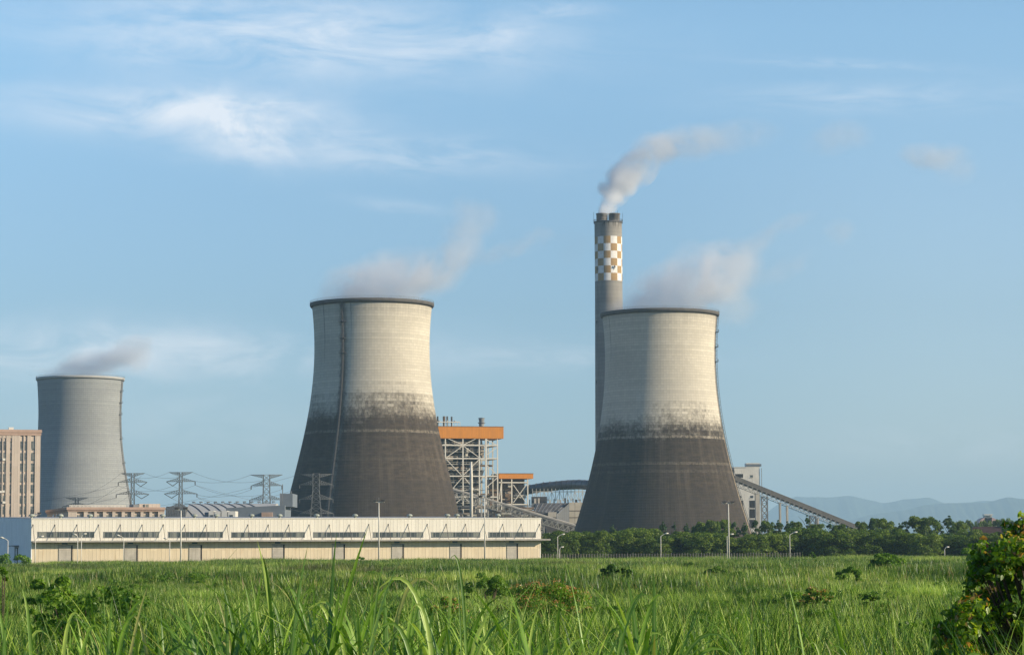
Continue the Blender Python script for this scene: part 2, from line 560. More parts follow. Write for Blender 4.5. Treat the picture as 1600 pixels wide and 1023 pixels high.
STEEL = mat_plain('painted steel', (0.52, 0.50, 0.44), 0.6, 0.15, 0.3, grime=0.25)
STEEL_WHITE = mat_plain('white painted steel', (0.66, 0.64, 0.58), 0.55, 0.08, 0.3)
STEEL_GREY = mat_plain('galvanised steel', (0.23, 0.24, 0.25), 0.6, 0.2, 0.5, metal=0.3)
STEEL_DARK = mat_plain('dark steel', (0.075, 0.075, 0.08), 0.6, 0.2, 0.4)
RUSTY = mat_plain('rusty brown plant', (0.17, 0.12, 0.085), 0.8, 0.3, 0.2, grime=0.3)
CONC = mat_plain('pale concrete', (0.52, 0.49, 0.43), 0.9, 0.12, 0.12, grime=0.3)
CONC_GREY = mat_plain('grey concrete', (0.3, 0.29, 0.27), 0.9, 0.15, 0.12, grime=0.4)
GLASS = mat_glass('window glass')
DARK = mat_plain('dark opening', (0.03, 0.03, 0.033), 0.9, 0.2, 1.0)

# ------------------------------------------------------------------ ground
def gz(x, y):
    """the photographer stands on a low bank that runs out into the flat field"""
    t = np.clip((np.asarray(y, dtype=float) - 8) / 105, 0, 1)
    s = t * t * (3 - 2 * t)
    und = 0.12 * np.sin(np.asarray(x) * 0.11 + 1.3) * np.sin(np.asarray(y) * 0.07) * np.clip(np.asarray(y) / 60, 0, 1)
    return 1.6 * (1 - s) + und * (np.asarray(y) < 560)


m_ground, nt, b = new_mat('field soil and thatch', 1.0, 0.1)
tc = nt.new('ShaderNodeTexCoord')
n1 = nt.noise(tc.outputs['Object'], 0.9, 6.0, 0.7)
n2 = nt.noise(tc.outputs['Object'], 0.02, 4.0, 0.6)
c = nt.mix(nt.step(n1, 0.35, 0.65), (0.022, 0.035, 0.012), (0.06, 0.075, 0.025))
c = nt.mix(nt.step(n2, 0.45, 0.65, 0, 0.5), c, (0.10, 0.11, 0.045))
nt.l.new(c, b.inputs['Base Color'])
xs = np.concatenate([np.linspace(-9500, -300, 14), np.linspace(-250, 250, 80), np.linspace(300, 9500, 14)])
ys = np.concatenate([np.linspace(-1800, -60, 6), np.linspace(-40, 130, 70), np.linspace(140, 700, 60), np.linspace(800, 24000, 18)])
XX, YY = np.meshgrid(xs, ys)
VV = np.stack([XX, YY, gz(XX, YY)], -1).reshape(-1, 3)
nx, ny = len(xs), len(ys)
ii = np.arange(nx * ny).reshape(ny, nx)
QQ = np.stack([ii[:-1, :-1], ii[:-1, 1:], ii[1:, 1:], ii[1:, :-1]], -1).reshape(-1, 4)
ground = link(bpy.data.objects.new('ground', np_mesh('ground', VV, QQ, m_ground, smooth=True)))
tag(ground, kind='structure')

# distant mountain ridges
m_hill = mat_plain('wooded hillside', (0.05, 0.075, 0.045), 1.0, 0.3, 0.01)


def ridge(name, Y, pts, depth):
    xs_ = np.arange(pts[0][0], pts[-1][0], 4.0)
    hs = np.interp(xs_, [p[0] for p in pts], [p[1] for p in pts])
    rg = np.random.default_rng(int(Y))
    for k, amp in ((40, 1.6), (17, 0.9), (7, 0.5)):
        ph = rg.uniform(0, 6.28)
        hs = hs + amp * np.sin(xs_ / k + ph) * rg.uniform(0.6, 1.2)
    V, Q = [], []
    rows = 9
    for i, (px, py) in enumerate(zip(xs_, hs)):
        top = P(px, py, Y)
        for r in range(rows):
            t = r / (rows - 1)
            if t <= 0.5:
                s = t / 0.5
                z = -2 + (top.z + 2) * (s ** 0.8)
            else:
                s = (1 - t) / 0.5
                z = -2 + (top.z + 2) * (s ** 0.8)
            jit = 0 if r == rows // 2 else rg.uniform(-0.05, 0.05) * top.z
            V.append((top.x, Y + (t - 0.5) * depth * 2, max(-2, z + jit)))
    n = len(xs_)
    for i in range(n - 1):
        for r in range(rows - 1):
            a = i * rows + r
            Q.append((a, a + rows, a + rows + 1, a + 1))
    o = link(bpy.data.objects.new(name, np_mesh(name, V, Q, m_hill, smooth=True)))
    tag(o, kind='structure')
    return o


ridge('mountains', 22000, [(1080, 864), (1180, 812), (1215, 788), (1245, 776), (1290, 777), (1330, 776), (1378, 784), (1412, 779),
                           (1450, 777), (1480, 786), (1530, 784), (1600, 786), (1700, 780)], 1100)
ridge('hills', 18500, [(1150, 864), (1240, 834), (1330, 812), (1375, 801), (1420, 793), (1445, 788), (1490, 787), (1540, 786),
                       (1575, 778), (1610, 779), (1720, 770)], 900)

# ------------------------------------------------------------------ cooling towers
RZ = math.atan(0.317)      # the works are laid out on a grid turned 17.6 degrees


def cooling_tower(px, Y, prof_px, rim_half, rim_py, mat, rim_mat, label, ladder_ang, ladder_z, group):
    c = P(px, 700, Y)
    ys_ = np.array([p[0] for p in prof_px], float)
    hs = np.array([p[1] for p in prof_px], float)
    zs = np.array([P(px, y, Y).z for y in ys_])
    Rs = hs * Y / F
    co = np.polyfit(zs / 60 - 1, Rs, 4 if len(zs) > 6 else 3)
    ztop = P(px, rim_py, Y).z
    root = empty('cooling_tower', (P(px, rim_py, Y).x, Y, 0), 0, label, 'cooling tower', group)
    nseg, nz = 160, 90
    zz = np.linspace(0, ztop, nz)
    rr = np.polyval(co, zz / 60 - 1)
    zlow = zs.min()
    # below the lowest measured point carry on with a straight batter
    r0, r1 = np.polyval(co, zlow / 60 - 1), np.polyval(co, (zlow + 6) / 60 - 1)
    sl = (r0 - r1) / 6
    rr = np.where(zz < zlow, r0 + (zlow - zz) * sl, rr)
    rref = float(rr[int(nz * 0.7)])
    th = np.linspace(-math.pi, math.pi, nseg + 1)          # 0 faces the camera (-y)
    T, Z = np.meshgrid(th, zz)
    R = np.repeat(rr[:, None], nseg + 1, 1)
    V = np.stack([R * np.sin(T), -R * np.cos(T), Z], -1).reshape(-1, 3)
    UV = np.stack([T * rref, Z], -1).reshape(-1, 2)
    ii = np.arange(nz * (nseg + 1)).reshape(nz, nseg + 1)
    Q = np.stack([ii[:-1, :-1], ii[:-1, 1:], ii[1:, 1:], ii[1:, :-1]], -1).reshape(-1, 4)
    # inner skin, 0.5 m inside, so that the shell has a thickness
    Vi = V * np.array([1, 1, 1.0]) - np.stack([np.sin(T) * .5, -np.cos(T) * .5, T * 0], -1).reshape(-1, 3)
    n0 = len(V)
    V = np.concatenate([V, Vi])
    Q = np.concatenate([Q, Q[:, ::-1] + n0])
    sh = link(bpy.data.objects.new('shell', np_mesh('shell', V, Q, mat, uv=np.concatenate([UV, UV]), smooth=True)), root)
    rt = float(rr[-1])
    rim = rim_half * Y / F
    MB().lathe([(rt - 0.6, ztop - 0.2), (rt + .2, ztop - 2.2), (rim, ztop - 1.2), (rim, ztop + .1), (rt - 0.7, ztop + .1), (rt - 0.6, ztop - 0.2)], 120).build('rim', rim_mat, root, True)
    rail = MB()
    for k in range(120):
        a = 2 * math.pi * k / 120
        x_, y_ = (rim - .15) * math.cos(a), (rim - .15) * math.sin(a)
        rail.bar((x_, y_, ztop + .1), (x_, y_, ztop + 1.2), .07)
    for zr in (0.65, 1.2):
        pts = [((rim - .15) * math.cos(2 * math.pi * k / 96), (rim - .15) * math.sin(2 * math.pi * k / 96), ztop + zr) for k in range(97)]
        rail.tube(pts, .05, 4, False)
    rail.build('railing', STEEL_GREY, root)
    # caged ladder with its rest platforms
    a = math.radians(ladder_ang)
    ld = MB()
    def on(z, out, side=0.0):
        r = float(np.interp(z, zz, rr)) + out
        s_ = side / r
        return (r * math.sin(a + s_), -r * math.cos(a + s_), z)
    zl = np.arange(3, ztop + 0.5, 1.0)
    for sd in (-.35, .35):
        ld.tube([on(z, .35, sd) for z in zl[::3]], .13, 4, False)
        ld.tube([on(z, 1.1, sd) for z in zl[::3]], .09, 4, False)
    for z in zl:
        ld.bar(on(z, .35, -.35), on(z, .35, .35), .07)
        ld.bar(on(z, 1.1, -.35), on(z, 1.1, .35), .06)
    for z in zl[::2]:
        for sd in (-.35, .35):
            ld.bar(on(z, .05, sd), on(z, 1.1, sd), .06)
    lo = ld.build('ladder', STEEL_DARK, root)
    for z in ladder_z:
        pf = MB()
        pf.bar(on(z, .9, -1.7), on(z, .9, 1.7), 1.6, .15)
        for sd in (-1.7, -.6, .6, 1.7):
            pf.bar(on(z, 1.65, sd), on(z + 1.3, 1.65, sd), .09)
        pf.bar(on(z + 1.3, 1.65, -1.7), on(z + 1.3, 1.65, 1.7), .09)
        pf.bar(on(z, .1, -1.5), on(z - 1.8, -.05, -1.5), .1)
        pf.bar(on(z, .1, 1.5), on(z - 1.8, -.05, 1.5), .1)
        pf.build('platform', STEEL_DARK, lo)
    return root, rref


RREF = 30.0
m_t2 = mat_tower('stained concrete', (0.57, 0.53, 0.445), RREF, stain=78, stain_soft=11.0, streak=(math.radians(-26.3) * RREF, 2.2, 68, 2, (0.22, 0.2, 0.17), 0.8),
                 crack=[(math.radians(-52) * RREF, 92, .35), (math.radians(-17.5) * RREF, 108, .25), (math.radians(42) * RREF, 118, .25), (math.radians(56) * RREF, 120, .25)], top_dark=131, dark2=39.5, sb=1.12)
m_t3 = mat_tower('stained concrete, right tower', (0.58, 0.54, 0.455), RREF, stain=72, stain_soft=10.0,
                 streak=(math.radians(81) * RREF, 2.2, 70, 2, (0.34, 0.28, 0.2), 0.9), crack=[(math.radians(-68) * RREF, 96, .3)], top_dark=134, dark2=36, sb=0.85)
m_t1 = mat_tower('clean grey concrete', (0.29, 0.305, 0.31), RREF, lines=0.55)
m_rim = mat_plain('weathered rim', (0.10, 0.095, 0.09), 0.9, 0.2, 0.4)
m_rim1 = mat_plain('pale rim', (0.36, 0.36, 0.35), 0.9, 0.1, 0.4)
T2, _ = cooling_tower(581.3, 1267, [(479, 93.8), (520, 91.3), (557, 90.3), (585, 91.3), (616, 94.6), (655, 101), (694, 110), (733, 118.5), (772, 127.7), (807, 136.5)],
              97.5, 475, m_t2, m_rim, 'middle cooling tower with a dark ladder line down its front, steaming', -26,
              [P(543, y, 1235).z for y in (501, 527, 550)], 'cooling towers')
T3, _ = cooling_tower(1030.7, 1350, [(492, 90.2), (539, 86.8), (570, 86), (601, 87.7), (645, 92.6), (671, 96.6), (696, 101.5), (722, 107), (747, 113), (772, 119.9), (798, 127.7), (818, 133.7)],
              93.5, 490, m_t3, m_rim, 'right cooling tower beside the chequered chimney, steaming, base hidden by trees', 80,
              [P(1118, y, 1350).z for y in (520, 543, 566)], 'cooling towers')
T1, _ = cooling_tower(125.7, 1800, [(592, 66.7), (620, 65.0), (643, 64.2), (669, 64.0), (693, 66.2), (726, 70.5), (759, 76), (789, 82)],
              68.7, 591, m_t1, m_rim1, 'plain grey cooling tower without stains behind the office block', 82,
              [P(190, y, 1800).z for y in (612, 630, 648, 686, 724)], 'cooling towers')

# ------------------------------------------------------------------ chimney
CY = 1500
cb = P(950.2, 348, CY)
chim = empty('chimney', (cb.x, CY, 0), 0, 'tall concrete chimney with an orange and white chequered band', 'chimney')
m_ch, nt, b = new_mat('chimney concrete with painted band', 0.85, 0.2)
uvn = nt.new('ShaderNodeUVMap'); uvn.uv_map = 'UVMap'
u, v, _ = nt.xyz(uvn.outputs[0])       # u = turns * 12, v = metres
zt, zb_ = P(950, 371, CY).z, P(950, 440, CY).z
row = nt.m('FLOOR', nt.m('DIVIDE', nt.m('SUBTRACT', zt, v), (zt - zb_) / 6))
colm = nt.m('FLOOR', u)
par = nt.m('ABSOLUTE', nt.m('MODULO', nt.m('ADD', row, colm), 2.0))
wear = nt.noise(nt.vec(nt.m('MULTIPLY', u, 2.0), nt.m('MULTIPLY', v, 0.35), 0.0), 1.0, 5.0, 0.65)
white = nt.mix(nt.step(wear, 0.35, 0.75), (0.80, 0.79, 0.77), (0.62, 0.60, 0.57))
orange = nt.mix(nt.step(wear, 0.35, 0.75), (0.40, 0.265, 0.125), (0.31, 0.21, 0.11))
chk = nt.mix(nt.m('GREATER_THAN', par, 0.5), white, orange)
inband = nt.m('MULTIPLY', nt.m('LESS_THAN', v, zt), nt.m('GREATER_THAN', v, zb_))
fv = nt.m('FRACT', nt.m('DIVIDE', v, 2.4))
lv = nt.step(nt.m('ABSOLUTE', nt.m('SUBTRACT', fv, 0.5)), 0.40, 0.5)
ringw = nt.white(nt.vec(0.0, nt.m('FLOOR', nt.m('DIVIDE', v, 2.4)), 1.0))
big = nt.noise(nt.vec(nt.m('MULTIPLY', u, 0.8), nt.m('MULTIPLY', v, 0.03), 4.0), 1.0, 5.0, 0.6)
cc = nt.mix(nt.step(big, 0.35, 0.7), (0.29, 0.275, 0.25), (0.21, 0.20, 0.185))
k = nt.m('ADD', 0.9, nt.m('MULTIPLY', ringw, 0.16))
cc = nt.mix(1.0, cc, nt.vec(k, k, k), 'MULTIPLY')
cc = nt.mix(nt.m('MULTIPLY', lv, 0.3), cc, (0.13, 0.125, 0.12))
drip = nt.noise(nt.vec(nt.m('MULTIPLY', u, 4.0), nt.m('MULTIPLY', v, 0.06), 8.0), 1.0, 4.0, 0.7)
ctop = P(950, 348, CY).z
cc = nt.mix(nt.m('MULTIPLY', nt.step(drip, 0.5, 0.6), nt.step(v, ctop - 5, ctop - 0.5)), cc, (0.05, 0.045, 0.04))
cc = nt.mix(inband, cc, chk)
nt.l.new(cc, b.inputs['Base Color'])
rtop, rbot = 21.6 * CY / F, 24.2 * CY / F
nseg, nz = 72, 60
zz = np.linspace(0, ctop, nz)
th = np.linspace(-math.pi, math.pi, nseg + 1)
T, Z = np.meshgrid(th, zz)
R = rbot + (rtop - rbot) * np.clip(Z / (ctop * .8), 0, 1)
V = np.stack([R * np.sin(T), -R * np.cos(T), Z], -1).reshape(-1, 3)
# boundaries at -23, 8, 39 degrees; the square right of -23 is orange in the top row
UV = np.stack([(T + math.radians(22.5)) / (2 * math.pi) * 12 + 13, Z], -1).reshape(-1, 2)
ii = np.arange(nz * (nseg + 1)).reshape(nz, nseg + 1)
Q = np.stack([ii[:-1, :-1], ii[:-1, 1:], ii[1:, 1:], ii[1:, :-1]], -1).reshape(-1, 4)
link(bpy.data.objects.new('shaft', np_mesh('shaft', V, Q, m_ch, uv=UV, smooth=True)), chim)
MB().lathe([(0.1, ctop), (rtop - .2, ctop), (rtop + .5, ctop - .4), (rtop + .5, ctop + .5), (rtop + .2, ctop + .5), (0.1, ctop + .45)], 48).build('gallery', STEEL_DARK, chim)
m_flue = mat_plain('sooty flue', (0.16, 0.15, 0.14), 0.8, 0.35, 0.5, grime=0.6)
for sx in (-3.85, 3.85):
    q = MB()
    q.lathe([(3.45, ctop + .4), (3.45, ctop + 5.0), (3.7, ctop + 5.1), (3.7, ctop + 5.7), (3.2, ctop + 5.7), (3.2, ctop + 2)], 32, (sx, 0))
    q.build('flue', m_flue, chim, True)
rl = MB()
for k in range(26):
    a = 2 * math.pi * k / 26
    rl.bar(((rtop + .4) * math.cos(a), (rtop + .4) * math.sin(a), ctop + .4), ((rtop + .4) * math.cos(a), (rtop + .4) * math.sin(a), ctop + (1.6 if k % 2 else 2.0)), .22)
rl.tube([((rtop + .4) * math.cos(2 * math.pi * k / 40), (rtop + .4) * math.sin(2 * math.pi * k / 40), ctop + 1.4) for k in range(41)], .1, 4, False)
rl.build('railing', STEEL_DARK, chim)
for a, h in ((math.pi, 6.5), (0, 6.0), (4.0, 6.4), (5.4, 6.9)):
    MB().bar(((rtop + .45) * math.cos(a), (rtop + .45) * math.sin(a), ctop), ((rtop + .45) * math.cos(a), (rtop + .45) * math.sin(a), ctop + h), .16).build('lightning_rod', STEEL_DARK, chim)
for ang, zpy in ((24, 420), (-55, 422), (-70, 598), (-62, 505)):
    a = math.radians(ang)
    z = P(950, zpy, CY).z
    r = rtop + (rbot - rtop) * (1 - z / ctop)
    q = MB()
    q.box(r * math.sin(a) - .5, r * math.sin(a) + .5, -r * math.cos(a) - 1.1, -r * math.cos(a) + .1, z - .1, z + .1)
    q.box(r * math.sin(a) - .35, r * math.sin(a) + .35, -r * math.cos(a) - 1.0, -r * math.cos(a) - .4, z + .1, z + 1.1)
    q.box(r * math.sin(a) - .12, r * math.sin(a) + .12, -r * math.cos(a) - .5, -r * math.cos(a) - .2, z - 1.2, z - .1)
    q.build('warning_light', STEEL_DARK, chim)

# ------------------------------------------------------------------ long warehouse
WY = 600.0
wl = P(48.5, 875, WY)
wh = empty('warehouse', (wl.x, WY, 0), RZ, 'long low cream warehouse with strip windows and an awning along its front', 'warehouse')
E1 = Vector((math.cos(RZ), math.sin(RZ), 0))
E2 = Vector((-math.sin(RZ), math.cos(RZ), 0))


def on_plane(px, py, org, off=0.0):
    """pixel -> (s, z) on the vertical plane through org (moved off metres towards the viewer) along E1"""
    d = ray(px, py)
    o = Vector((org.x, org.y, 0)) - E2 * off
    t = (o - Vector((0, 0, 0))).dot(E2) / d.dot(E2)
    q = d * t
    return (q - Vector((org.x, org.y, 0))).dot(E1), CAMZ + q.z


def W_(px, py, off=0.0):
    return on_plane(px, py, wl, off)


LEN = W_(845.5, 850)[0]
ZT = W_(440, 809.8)[1]
ZA = W_(440, 843.6)[1]
m_wup = mat_panel('cream ribbed cladding', (0.77, 0.735, 0.65), 0.95, 'x', 0.14, grime=0.2)
m_wlow = mat_panel('yellowed lower cladding', (0.70, 0.60, 0.44), 0.95, 'x', 0.16, grime=0.45, rust=(0.45, 0.30, 0.16))
m_wside = mat_panel('white end cladding', (0.86, 0.86, 0.86), 0.9, 'y', 0.12, grime=0.04)
m_roof = mat_plain('grey sheet roof', (0.30, 0.31, 0.32), 0.6, 0.1, 0.3)
WD = 92.0
ZB = 13.6
MB().box(0, LEN, 0.0, 0.3, ZA, ZT).build('upper_wall', m_wup, wh)
MB().box(0, LEN, 0.35, 0.6, 0.9, ZA).build('lower_wall', m_wlow, wh)
MB().box(-0.02, LEN + .02, 0.2, 0.7, 0, 0.9).build('plinth', CONC, wh)
s = MB(); k0 = 0
s.v += [(0, 0.32, 0), (0, WD, 0), (0, WD, ZB), (0, 0.32, ZT), (.25, 0.32, 0), (.25, WD, 0), (.25, WD, ZB), (.25, 0.32, ZT)]
s.f += [(0, 3, 2, 1), (4, 5, 6, 7), (0, 1, 5, 4), (1, 2, 6, 5), (2, 3, 7, 6), (3, 0, 4, 7)]
s.build('end_wall', m_wside, wh)
s = MB()
s.v += [(x_, y_, z_) for (x_) in (LEN - .25, LEN) for (y_, z_) in ((0.32, 0), (WD, 0), (WD, ZB), (0.32, ZT))]
s.f += [(0, 3, 2, 1), (4, 5, 6, 7), (0, 1, 5, 4), (1, 2, 6, 5), (2, 3, 7, 6), (3, 0, 4, 7)]
s.build('end_wall', m_wup, wh)
MB().box(0.3, LEN - .3, WD - .3, WD, 0, ZB - .1).build('rear_wall', m_wside, wh)
s = MB()
s.v += [(.02, .02, ZT + .01), (LEN - .02, .02, ZT + .01), (LEN - .02, WD, ZB + .01), (.02, WD, ZB + .01),
        (.02, .02, ZT + .13), (LEN - .02, .02, ZT + .13), (LEN - .02, WD, ZB + .13), (.02, WD, ZB + .13)]
s.f += [(0, 3, 2, 1), (4, 5, 6, 7), (0, 1, 5, 4), (1, 2, 6, 5), (2, 3, 7, 6), (3, 0, 4, 7)]
s.build('roof', m_roof, wh)
MB().box(-.1, LEN + .1, -.12, .02, ZT - .12, ZT + .16).build('eave_trim', STEEL_WHITE, wh)
AW = 2.1
aw = MB().box(0.05, LEN + 1.9, -AW, -.003, ZA - .16, ZA + .02)
aw.box(0.05, LEN + 1.9, -AW - .1, -AW, ZA - .3, ZA + .1)
aw.build('awning', mat_plain('awning sheet', (0.36, 0.345, 0.32), 0.7, 0.2, 0.25, grime=.2), wh)
for a, b_ in ((59, 147), (162, 248), (263, 348), (362, 476), (490, 570), (583.5, 661), (674, 750), (763.5, 837)):
    s0, z0 = W_(a, 839); s1, z1 = W_(b_, 831.5)
    zc = (W_((a + b_) / 2, 838.6)[1], W_((a + b_) / 2, 831.4)[1]) if a > 300 else (W_((a + b_) / 2, 838.9)[1], W_((a + b_) / 2, 830.9)[1])
    g = MB().box(s0, s1, -.012, -.004, zc[0], zc[1]).build('window', GLASS, wh)
    fr = MB()
    n = int((s1 - s0) / 1.05)
    for i in range(n + 1):
        x_ = s0 + (s1 - s0) * i / n
        wd_ = .09 if i % 3 else .16
        fr.box(x_ - wd_ / 2, x_ + wd_ / 2, -.06, -.014, zc[0], zc[1])
    fr.box(s0 - .1, s1 + .1, -.09, -.014, zc[1] + .001, zc[1] + .12)
    fr.box(s0 - .1, s1 + .1, -.12, -.014, zc[0] - .12, zc[0] - .001)
    fr.build('window_frame', STEEL_GREY, g)
m_rod = mat_plain('rod steel', (0.10, 0.09, 0.085), 0.7, 0.2, 0.5)
ap = [(51.5, 820), (85.7, 820), (120, 820), (154, 820), (188, 820), (222, 820)] + [(240 + q / 5, 820) for q in (76, 243, 408, 573, 736, 896, 1056, 1215, 1373, 1528)]
ap += [(540 + q / 5, 819) for q in (181, 334, 487, 638, 786, 936, 1081, 1228, 1372, 1515)]
for (a, y) in ap:
    s0, z0 = W_(a, y)
    q = MB().bar((s0, -.03, z0), (s0 + .15, -AW + .1, ZA + .1), .10)
    q.box(s0 - .13, s0 + .13, -.05, -.004, z0 - .2, z0 + .2)
    q.bar((s0, -.05, ZA - .2), (s0, -AW + .1, ZA - .42), .12, .22)
    q.build('awning_bracket', m_rod, wh)
m_door = mat_plain('grey sliding door', (0.46, 0.43, 0.38), 0.6, 0.12, 0.5, grime=0.3)
m_plate = mat_plain('blue plate', (0.10, 0.15, 0.20), 0.5, 0.1, 1)
for a, b_ in ((92, 111), (195, 213), (296, 313.5), (426, 442.5), (520, 537), (612.5, 629), (703.5, 719.5), (792.5, 807.5)):
    s0 = W_(a, 860)[0]; s1 = W_(b_, 860)[0]
    zt_ = ZA - 1.25
    d = MB().box(s0, s1, .20, .34, .3, zt_)
    n = 8
    for i in range(n):
        zq = .3 + (zt_ - .3) * (i + .5) / n
        d.box(s0 + .05, s1 - .05, .165, .198, zq - .04, zq + .04)
    dd = d.build('door', m_door, wh)
    MB().box(s1 + .003, s1 + .42, .25, .34, .3, zt_ + .1).build('door_gap', DARK, dd)
    MB().box(s0 - .2, s1 + .5, .1, .34, zt_ + .102, zt_ + .25).build('door_track', STEEL_GREY, dd)
    MB().box((s0 + s1) / 2 - .7, (s0 + s1) / 2 + .7, .30, .345, zt_ + .42, zt_ + .9).build('name_plate', m_plate, wh)
# door in the grey end wall, with its canopy
ed = MB().box(-.12, -.004, 30, 36.5, 0.2, 5.0).build('door', DARK, wh)
MB().box(-.22, -.125, 30.6, 33.5, 0.2, 4.8).build('door_leaf', m_wside, ed)
MB().box(-1.6, -.004, 27.5, 39, 5.3, 5.55).build('canopy', STEEL_GREY, wh)
m_vent = mat_plain('weathered ventilator', (0.33, 0.36, 0.31), 0.6, 0.2, 0.8)
for px_ in (41, 94.6, 140.7, 254, 304, 338, 393, 437, 495, 555, 640, 699, 714, 778):
    dpt = 3.0 if px_ != 699 else 2.2
    s0 = W_(px_, 808, -dpt)[0]
    if s0 < 1.0: s0, dpt = 1.6, 14.0
    zz0 = ZT + (ZB - ZT) * dpt / WD + .13
    v_ = MB().lathe([(.32, zz0 - .02), (.32, zz0 + .55), (.75, zz0 + .45), (.78, zz0 + .6), (.62, zz0 + .88), (.3, zz0 + 1.05), (.01, zz0 + 1.1)], 16, (s0, dpt))
    v_.build('roof_vent', m_vent, wh, True)

# ------------------------------------------------------------------ office blocks
m_tile = mat_panel('pinkish facing tile', (0.52, 0.445, 0.375), 1.2, 'x', 0.08, grime=0.12, rust=(0.3, 0.22, 0.18))
m_tile2 = mat_plain('tile cornice', (0.42, 0.30, 0.24), 0.7, 0.1, 0.4)


def sq(org, px, py, off=0.0):
    return on_plane(px, py, org, off)


def on_flat(px, py, Y, org):
    q = P(px, py, Y)
    return q.x - org.x, q.z


OY = 800.0
ob = P(61.5, 860, OY)
off_b = empty('office_block', (ob.x, OY, 0), RZ, 'tall pinkish tiled office block at the left edge, rows of tall windows', 'building')
# local x runs 0 .. -26 to the left
def O_(px, py): return on_plane(px, py, ob)
ztp = O_(40, 671)[1]
WX = -30.0
bands = [(0, -0.9), (-1.65, -3.2)]
chan = [(48, 54.2, 1), (37.6, 42, 1), (31, 36, 1), (15, 18, 0), (4.8, 9, 0), (-1.5, 2.8, 0), (-12, -7, 0), (-19, -15, 0)]
edges = [0.0]
for a, b_, top in chan:
    x0, x1 = O_(a, 750)[0], O_(b_, 750)[0]
    edges.append(x1); edges.append(x0)
edges.append(WX)
piers = MB()
for i in range(0, len(edges), 2):
    piers.box(edges[i + 1], edges[i], 0, .35, 0, ztp - 1.0)
piers.build('piers', m_tile, off_b)
MB().box(WX, 0, .35, 16, 0, ztp - .5).build('wall', m_tile, off_b)
co_ = MB().box(WX, .35, -.35, 16.3, ztp - .95, ztp)
co_.box(WX, .15, -.15, 16.1, ztp - 1.9, ztp - .96)
co_.build('cornice', m_tile2, off_b)
rows_y = [(689, 703), (707, 719.5), (723.5, 736.5), (740, 753), (757, 770), (774, 786.5), (790.5, 803), (807, 819), (823, 836)]
for a, b_, top in chan:
    x0, x1 = O_(a, 750)[0], O_(b_, 750)[0]
    rr_ = ([(676.5, 681)] if top else []) + rows_y
    for (ya, yb) in rr_:
        z1, z0 = O_(a, ya)[1], O_(a, yb)[1]
        g = MB().box(x0, x1, .30, .345, z0, z1).build('window', GLASS, off_b)
        fm = MB().box((x0 + x1) / 2 - .05, (x0 + x1) / 2 + .05, .24, .29, z0, z1)
        fm.box(x0, x1, .24, .29, z0 + (z1 - z0) * .62, z0 + (z1 - z0) * .62 + .09)
        fm.build('window_frame', STEEL_GREY, g)
    if not top:
        MB().box(x0 + .01, x1 - .01, .12, .34, O_(a, 684)[1], ztp - 1.0).build('spandrel', m_tile, off_b)
for (x_, y_) in ((6, 717.5), (5, 767.5), (1, 768), (6, 784.5)):
    q = O_(x_, y_)
    MB().box(q[0] - .45, q[0] + .45, -.3, .28, q[1] - .35, q[1] + .35).build('air_conditioner', STEEL_WHITE, off_b)
q = O_(19, 668.5)
MB().box(q[0] - .8, q[0] + .8, 3, 4.5, ztp, ztp + .9).build('roof_box', STEEL_WHITE, off_b)

# lower annex
AY = 760.0
ab = P(106, 860, AY)
an = empty('office_annex', (ab.x, AY, 0), RZ, 'low pinkish tiled building behind the warehouse roof, left of the pylons', 'building')
def A_(px, py): return on_plane(px, py, ab)
x1 = A_(257, 800)[0]
zt_ = A_(180, 792)[1]
wn = [(121, 125), (126.5, 130.5), (138, 141.5), (143, 146.5), (152, 155.5), (157.5, 160.5), (167, 170.5), (172, 175), (181, 184), (186, 189.5), (196, 199), (201.5, 204.5), (211, 214), (215.8, 219), (225, 228), (229.8, 233), (238.5, 241), (243, 246.5)]
MB().box(0, x1, .8, 55, 0, zt_ - .8).build('wall', m_tile, an)
pr = MB()
pe = [0.0]
for k in range(0, len(wn), 2):
    pe += [A_(wn[k][0] - .6, 800)[0], A_(wn[k + 1][1] + .6, 800)[0]]
pe.append(x1)
for i in range(0, len(pe), 2):
    pr.box(pe[i], pe[i + 1], 0.0, .8, 0, zt_ - 1.3)
pr.build('piers', m_tile, an)
for a, b_ in wn:
    xa, xb = A_(a, 800)[0], A_(b_, 800)[0]
    z0, z1 = A_(a, 812)[1], A_(a, 804)[1]
    g = MB().box(xa, xb, .70, .795, z0, z1).build('window', GLASS, an)
    MB().box((xa + xb) / 2 - .04, (xa + xb) / 2 + .04, .64, .695, z0, z1).build('window_frame', STEEL_WHITE, g)
c_ = MB().box(-.6, x1 + .2, -.6, 55.4, zt_ - .79, zt_)
c_.box(-.3, x1, -.3, 55.2, zt_ - 1.29, zt_ - .8)
c_.build('cornice', m_tile2, an)
for y_ in (14, 20, 28, 36):
    MB().box(-.12, -.004, y_, y_ + 2.2, zt_ - 6, zt_ - 1.7).build('window', GLASS, an)
bl = MB()
for i in range(42):
    x_ = A_(109 + i * 2.1, 790)[0]
    bl.box(x_, x_ + .22, .3, .5, zt_, zt_ + .55)
bl.box(A_(108, 790)[0], A_(196, 790)[0], .2, .6, zt_ + .551, zt_ + .7)
bl.build('roof_balustrade', STEEL_WHITE, an)
xa, xb = A_(223, 790)[0], A_(256, 790)[0]
MB().box(xa, xb, 7, 16, zt_ + .003, A_(240, 786)[1]).build('roof_room', m_tile, an)
xa = A_(214, 790)[0]
MB().box(xa, A_(222.6, 790)[0], 7, 16, zt_ + .003, A_(240, 787)[1]).build('roof_tank', STEEL_GREY, an)
for a, b_ in ((229, 232), (234, 237.5)):
    xa, xb = A_(a, 790)[0], A_(b_, 790)[0]
    MB().box(xa, xb, 6.9, 6.995, zt_ + .1, zt_ + 1.0).build('window', GLASS, an)

